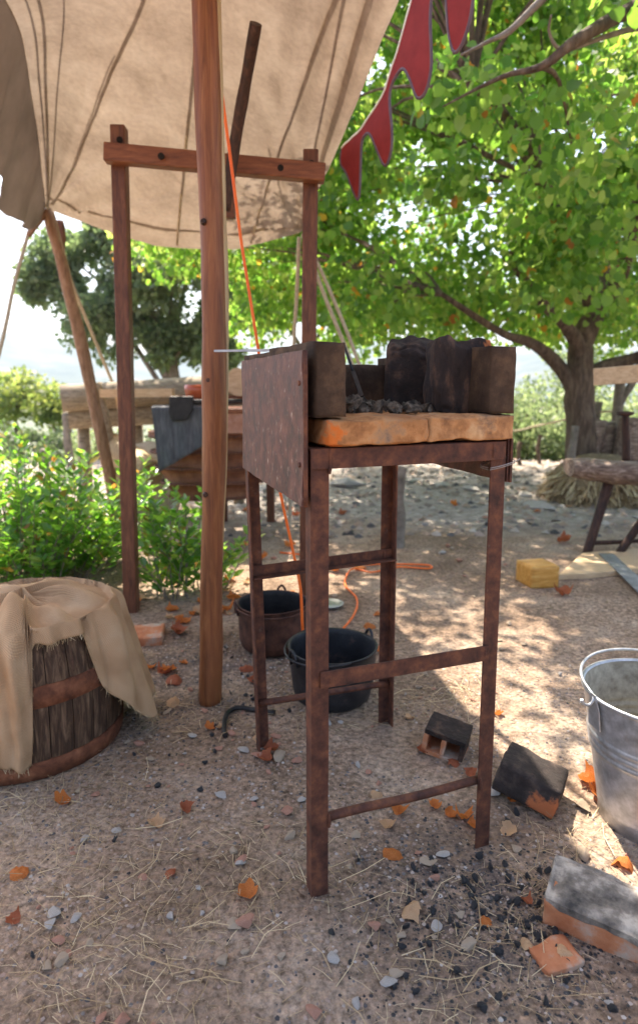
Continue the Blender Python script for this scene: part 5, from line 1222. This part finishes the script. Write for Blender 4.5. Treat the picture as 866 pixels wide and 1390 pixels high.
# dead leaves
def dead_leaf(seed, mat):
    rg = random.Random(seed); n = 10; bm = bmesh.new(); g_ = {}
    cu, cv, tw = rg.uniform(1.2, 2.8), rg.uniform(.6, 1.9), rg.uniform(-1.6, 1.6)
    for j in range(n+1):
        for i in range(n+1):
            u, v = i/n*2-1, j/n
            w = .52*math.sin(math.pi*min(1, (v*.93+.07)))**.55*(1+.16*math.sin(v*11+seed)+.1*math.sin(v*25+seed)); 
            x = u*w; y = v-.5
            if v < .12: y -= .06*(abs(u))*(1-v/.12)
            z = cu*.35*x*x*2+cv*.5*(y*y)+tw*x*y*.6+.13*noise.noise(Vector((x*4, y*4, seed)))-.05*math.exp(-(x/.05)**2)*.6
            g_[i, j] = bm.verts.new((x, y, z))
    for j in range(n):
        for i in range(n): bm.faces.new((g_[i, j], g_[i+1, j], g_[i+1, j+1], g_[i, j+1]))
    me = bpy.data.meshes.new('fallen_leaf'); bm.to_mesh(me); bm.free()
    for p in me.polygons: p.use_smooth = True
    me.materials.append(M[mat]); return me
lm = {'orange': [dead_leaf(s, 'dryleaf') for s in range(5)], 'dull red': [dead_leaf(s+20, 'dryleaf_r') for s in range(4)], 'tan': [dead_leaf(s+40, 'dryleaf_y') for s in range(4)]}
hand = [(541, 1103, .05, 'orange'), (628, 1112, .055, 'orange'), (642, 1122, .04, 'orange'), (588, 1096, .04, 'orange'), (531, 1163, .055, 'orange'), (738, 1075, .05, 'orange'), (803, 1065, .07, 'orange'), (808, 1080, .06, 'orange'), (848, 1168, .06, 'orange'), (617, 1035, .045, 'dull red'),
        (575, 1020, .05, 'dull red'), (512, 1080, .04, 'tan'), (367, 1022, .05, 'dull red'), (360, 1035, .05, 'dull red'), (352, 1005, .05, 'tan'), (555, 1238, .055, 'tan'), (772, 1300, .055, 'tan'), (715, 1225, .03, 'dull red'), (716, 1285, .035, 'tan'), (502, 850, .05, 'orange'), (336, 908, .055, 'dull red'), (345, 925, .045, 'dull red'),
        (230, 912, .06, 'orange'), (222, 915, .05, 'dull red'), (205, 905, .05, 'orange'), (515, 885, .04, 'orange'), (500, 850, .05, 'orange'), (240, 860, .06, 'dull red'), (250, 845, .06, 'orange'), (185, 820, .06, 'orange'), (178, 810, .06, 'orange'), (250, 1100, .04, 'dull red'), (230, 1185, .035, 'dull red'), (762, 808, .08, 'dull red'), (765, 738, .09, 'dull red'),
        (680, 1062, .04, 'tan'), (655, 1250, .035, 'orange'), (610, 1105, .035, 'orange'), (282, 950, .05, 'orange'), (310, 830, .07, 'orange'), (318, 815, .07, 'orange'), (312, 790, .07, 'orange'), (490, 772, .07, 'orange'), (555, 975, .035, 'tan'), (455, 775, .07, 'orange'), (690, 1130, .045, 'tan'), (640, 1050, .04, 'dull red'), (700, 1090, .04, 'orange')]
hand = [(a_, b_, c_*(.8 if b_ > 950 else 1), d_) for a_, b_, c_, d_ in hand]
n = 0
while n < 105:
    if n < len(hand): px, py, s, key = hand[n]; p = G(px, py); x, y = p.x, p.y
    else:
        key = random.choice(['orange', 'dull red', 'tan', 'orange'])
        if random.random() < .5: x, y, s = random.uniform(-.95, .7), random.uniform(.8, 2.4), random.uniform(.025, .045)
        else: x, y, s = random.uniform(-1.2, 2.4), random.uniform(2.4, 5.5), random.uniform(.05, .075)
        if random.random() < .4: x, y = random.gauss(-.55, .25), random.gauss(2.75, .3)
        if blocked(x, y): continue
    o = bpy.data.objects.new('fallen_leaf', random.choice(lm[key])); C.objects.link(o)
    fl = random.choice([0, 0, 0, math.pi]); o.location = (x, y, gz(x, y)+(s*.12 if not fl else s*.30)); o.rotation_euler = (fl+random.uniform(-.4, .4), random.uniform(-.4, .4), random.random()*6.28); o.scale = (s, s, s)
    tag(o, f"{'big' if s > .054 else 'small'} curled {key} dead leaf on the ground near {near(x, y)}", 'leaf', 'dead leaves fallen on the dirt'); n += 1
# boulders along the terrace edge
for i, (px, py, s, lab) in enumerate([(470, 655, .42, 'long pale rock at the far side of the track, seen under the forge'), (600, 655, .25, 'pale rock seen under the hearth right of the stake'), (640, 660, .2, 'pale boulder near the right forge leg across the track'), (360, 660, .3, 'pale rock across the track beside the bellows'),
                                      (712, 668, .22, 'flat rock at the terrace edge right of the forge'), (735, 685, .3, 'grey flat rock left of the haystack'), (560, 648, .25, 'small white rock just right of the stake'), (410, 648, .3, 'pale rock left of the front forge leg across the track')]):
    p = G(px, py+6); me = rock_mesh(90+i, 3, .3, .45); me.materials.append(M['stone']); me.name = 'boulder'
    o = bpy.data.objects.new('boulder', me); C.objects.link(o); s *= .42; o.location = (p.x, p.y, gz(p.x, p.y)+s*.15); o.scale = (s*1.3, s, s); o.rotation_euler = (0, 0, i); tag(o, lab, 'rock', 'pale rocks along the terrace edge')
# gravel and straw, uncountable
def scatter(n, box, dens=None):
    x = rng.uniform(box[0], box[1], n); y = rng.uniform(box[2], box[3], n)
    k_ = np.array([not blocked(a, b, -.01) and (dens is None or rng.random() < dens(a, b)) for a, b in zip(x, y)]); return x[k_], y[k_]
def dn(a, b): return (.5+.9*noise.noise(Vector((a*3, b*3, 8))))*(1 if b < 2.3 or a < .2 else .15)
x, y = scatter(42000, (-1.1, 1.15, .66, 2.6), dn)
z = np.array([gz(a, b) for a, b in zip(x, y)]); n = len(x)
PEB = ([(1, 0, 0), (.2, .8, .1), (-.8, .5, 0), (-.7, -.6, .1), (.4, -.8, 0), (.1, .1, .7), (-.2, -.1, .6)], [(0, 1, 5), (1, 2, 6), (1, 6, 5), (2, 3, 6), (3, 4, 6), (4, 5, 6), (4, 0, 5)])
o = leaf_mesh('gravel', np.stack([x, y, z-.0005], 1), np.stack([rng.normal(size=n), rng.normal(size=n), np.zeros(n)], 1)+1e-3, np.stack([rng.normal(size=n)*.2, rng.normal(size=n)*.2, np.ones(n)], 1), .0014+.0052*rng.random(n)**2.4, PEB, M['gravel']); o['kind'] = 'stuff'
for (cx_, cy_, sx_, sy_, n) in ((.38, 1.10, .16, .13, 3200), (-.36, 2.1, .2, .3, 1500)):
    gx, gy = rng.normal(cx_, sx_, n), rng.normal(cy_, sy_, n); zz_ = np.array([gz(a, b) for a, b in zip(gx, gy)])
    o = leaf_mesh('coal_grit', np.stack([gx, gy, zz_-.0004], 1), np.stack([rng.normal(size=n), rng.normal(size=n), np.zeros(n)], 1)+1e-3, np.stack([rng.normal(size=n)*.3, rng.normal(size=n)*.3, np.ones(n)], 1), .0012+.0045*rng.random(n)**2.5, PEB, M['coal']); o['kind'] = 'stuff'
def dn2(a, b):
    v_ = .38+1.8*noise.noise(Vector((a*2.2, b*2.2, 3)))
    if a > .05 and b < 1.35: v_ -= .35
    if a < -.1 and b < 1.6: v_ += .25
    return v_*(1 if b < 2.1 else .3)*(1 if a < .6-.0*(b) else .25)
x, y = scatter(42000, (-1.1, 1.0, .66, 2.5), dn2); z = np.array([gz(a, b) for a, b in zip(x, y)]); n = len(x)
STW = ([(-.019, 0, 0), (.019, 0, 0), (.034, .5, .05), (.012, 1, 0), (-.010, 1, 0), (.006, .5, .05)], [(0, 1, 2, 5), (5, 2, 3, 4)])
sz = .008+.042*rng.random(n)**3.4
D = np.stack([rng.normal(size=n), rng.normal(size=n), rng.normal(size=n)*.10+.04], 1)
o = leaf_mesh('straw_litter', np.stack([x, y, z+.002+.003*rng.random(n)], 1), D, np.stack([rng.normal(size=n)*.3, rng.normal(size=n)*.3, np.ones(n)], 1), sz, STW, M['straw']); o['kind'] = 'stuff'
x, y = scatter(900, (-1.0, .75, .7, 2.2), dn2); z = np.array([gz(a, b) for a, b in zip(x, y)]); n = len(x)
CUR = ([(-.008, 0, 0), (.008, 0, 0), (.10, .5, .06), (.03, 1, .02), (.015, 1, .02), (.082, .5, .06)], [(0, 1, 2, 5), (5, 2, 3, 4)])
o = leaf_mesh('dry_grass', np.stack([x, y, z+.004], 1), np.stack([rng.normal(size=n), rng.normal(size=n), rng.normal(size=n)*.05+.05], 1), np.stack([rng.normal(size=n)*.3, rng.normal(size=n)*.3, np.ones(n)], 1), .05+.07*rng.random(n), CUR, M['straw']); o['kind'] = 'stuff'
# rough stones of the pale track, uncountable
x, y = scatter(9000, (-3.5, 6, 4.3, 8.8)); z = np.array([gz(a, b) for a, b in zip(x, y)]); n = len(x)
o = leaf_mesh('track_rubble', np.stack([x, y, z-.002], 1), np.stack([rng.normal(size=n), rng.normal(size=n), np.zeros(n)], 1)+1e-3, np.stack([rng.normal(size=n)*.2, rng.normal(size=n)*.2, np.ones(n)], 1), .008+.045*rng.random(n)**3.5, PEB, M['gravel']); o['kind'] = 'stuff'

# ---------------------------------------------------------------- light, sky, camera
SD = Vector((-.38, 1.22, 2.05)).normalized()       # towards the sun
el = math.asin(SD.z); az = math.atan2(SD.x, SD.y)
w = bpy.data.worlds.new('World'); SC.world = w; w.use_nodes = True
N, L = w.node_tree.nodes, w.node_tree.links; N.clear()
sky = N.new('ShaderNodeTexSky'); sky.sky_type = 'NISHITA'; sky.sun_disc = False; sky.sun_elevation = el; sky.sun_rotation = az
sky.dust_density = 3.0; sky.air_density = 1.0; sky.ozone_density = 1.0
bg = N.new('ShaderNodeBackground'); bg.inputs['Strength'].default_value = .15; wo = N.new('ShaderNodeOutputWorld')
L.new(sky.outputs[0], bg.inputs['Color']); L.new(bg.outputs[0], wo.inputs['Surface'])
sl = bpy.data.lights.new('sun', 'SUN'); sl.energy = 4.8; sl.angle = R(.53); sl.color = (1, .94, .84)
so = bpy.data.objects.new('sun', sl); C.objects.link(so); so.rotation_euler = SD.to_track_quat('Z', 'Y').to_euler(); so.location = (0, 0, 20)
cd = bpy.data.cameras.new('camera'); cam = bpy.data.objects.new('camera', cd); C.objects.link(cam); SC.camera = cam
cam.location = (0, 0, H); cam.rotation_euler = (R(90)-P0, 0, 0)
cd.sensor_fit = 'VERTICAL'; cd.sensor_height = 36; cd.sensor_width = 36; cd.lens = F/1390*36; cd.shift_y = -45/1390; cd.clip_end = 5000; cd.clip_start = .02
cd.dof.use_dof = True; cd.dof.focus_distance = 1.42; cd.dof.aperture_fstop = 2.9
vs_ = SC.view_settings; vs_.view_transform = 'Standard'; vs_.look = 'None'; vs_.gamma = 1; vs_.exposure = 1.74; vs_.use_white_balance = True; vs_.white_balance_temperature = 7000; vs_.white_balance_tint = 12
SC.cycles.max_bounces = 8; SC.cycles.diffuse_bounces = 6; SC.cycles.transmission_bounces = 4; SC.cycles.volume_bounces = 0; SC.cycles.use_adaptive_sampling = True
SC.cycles.use_denoising = True
SC.cycles.sample_clamp_indirect = 6
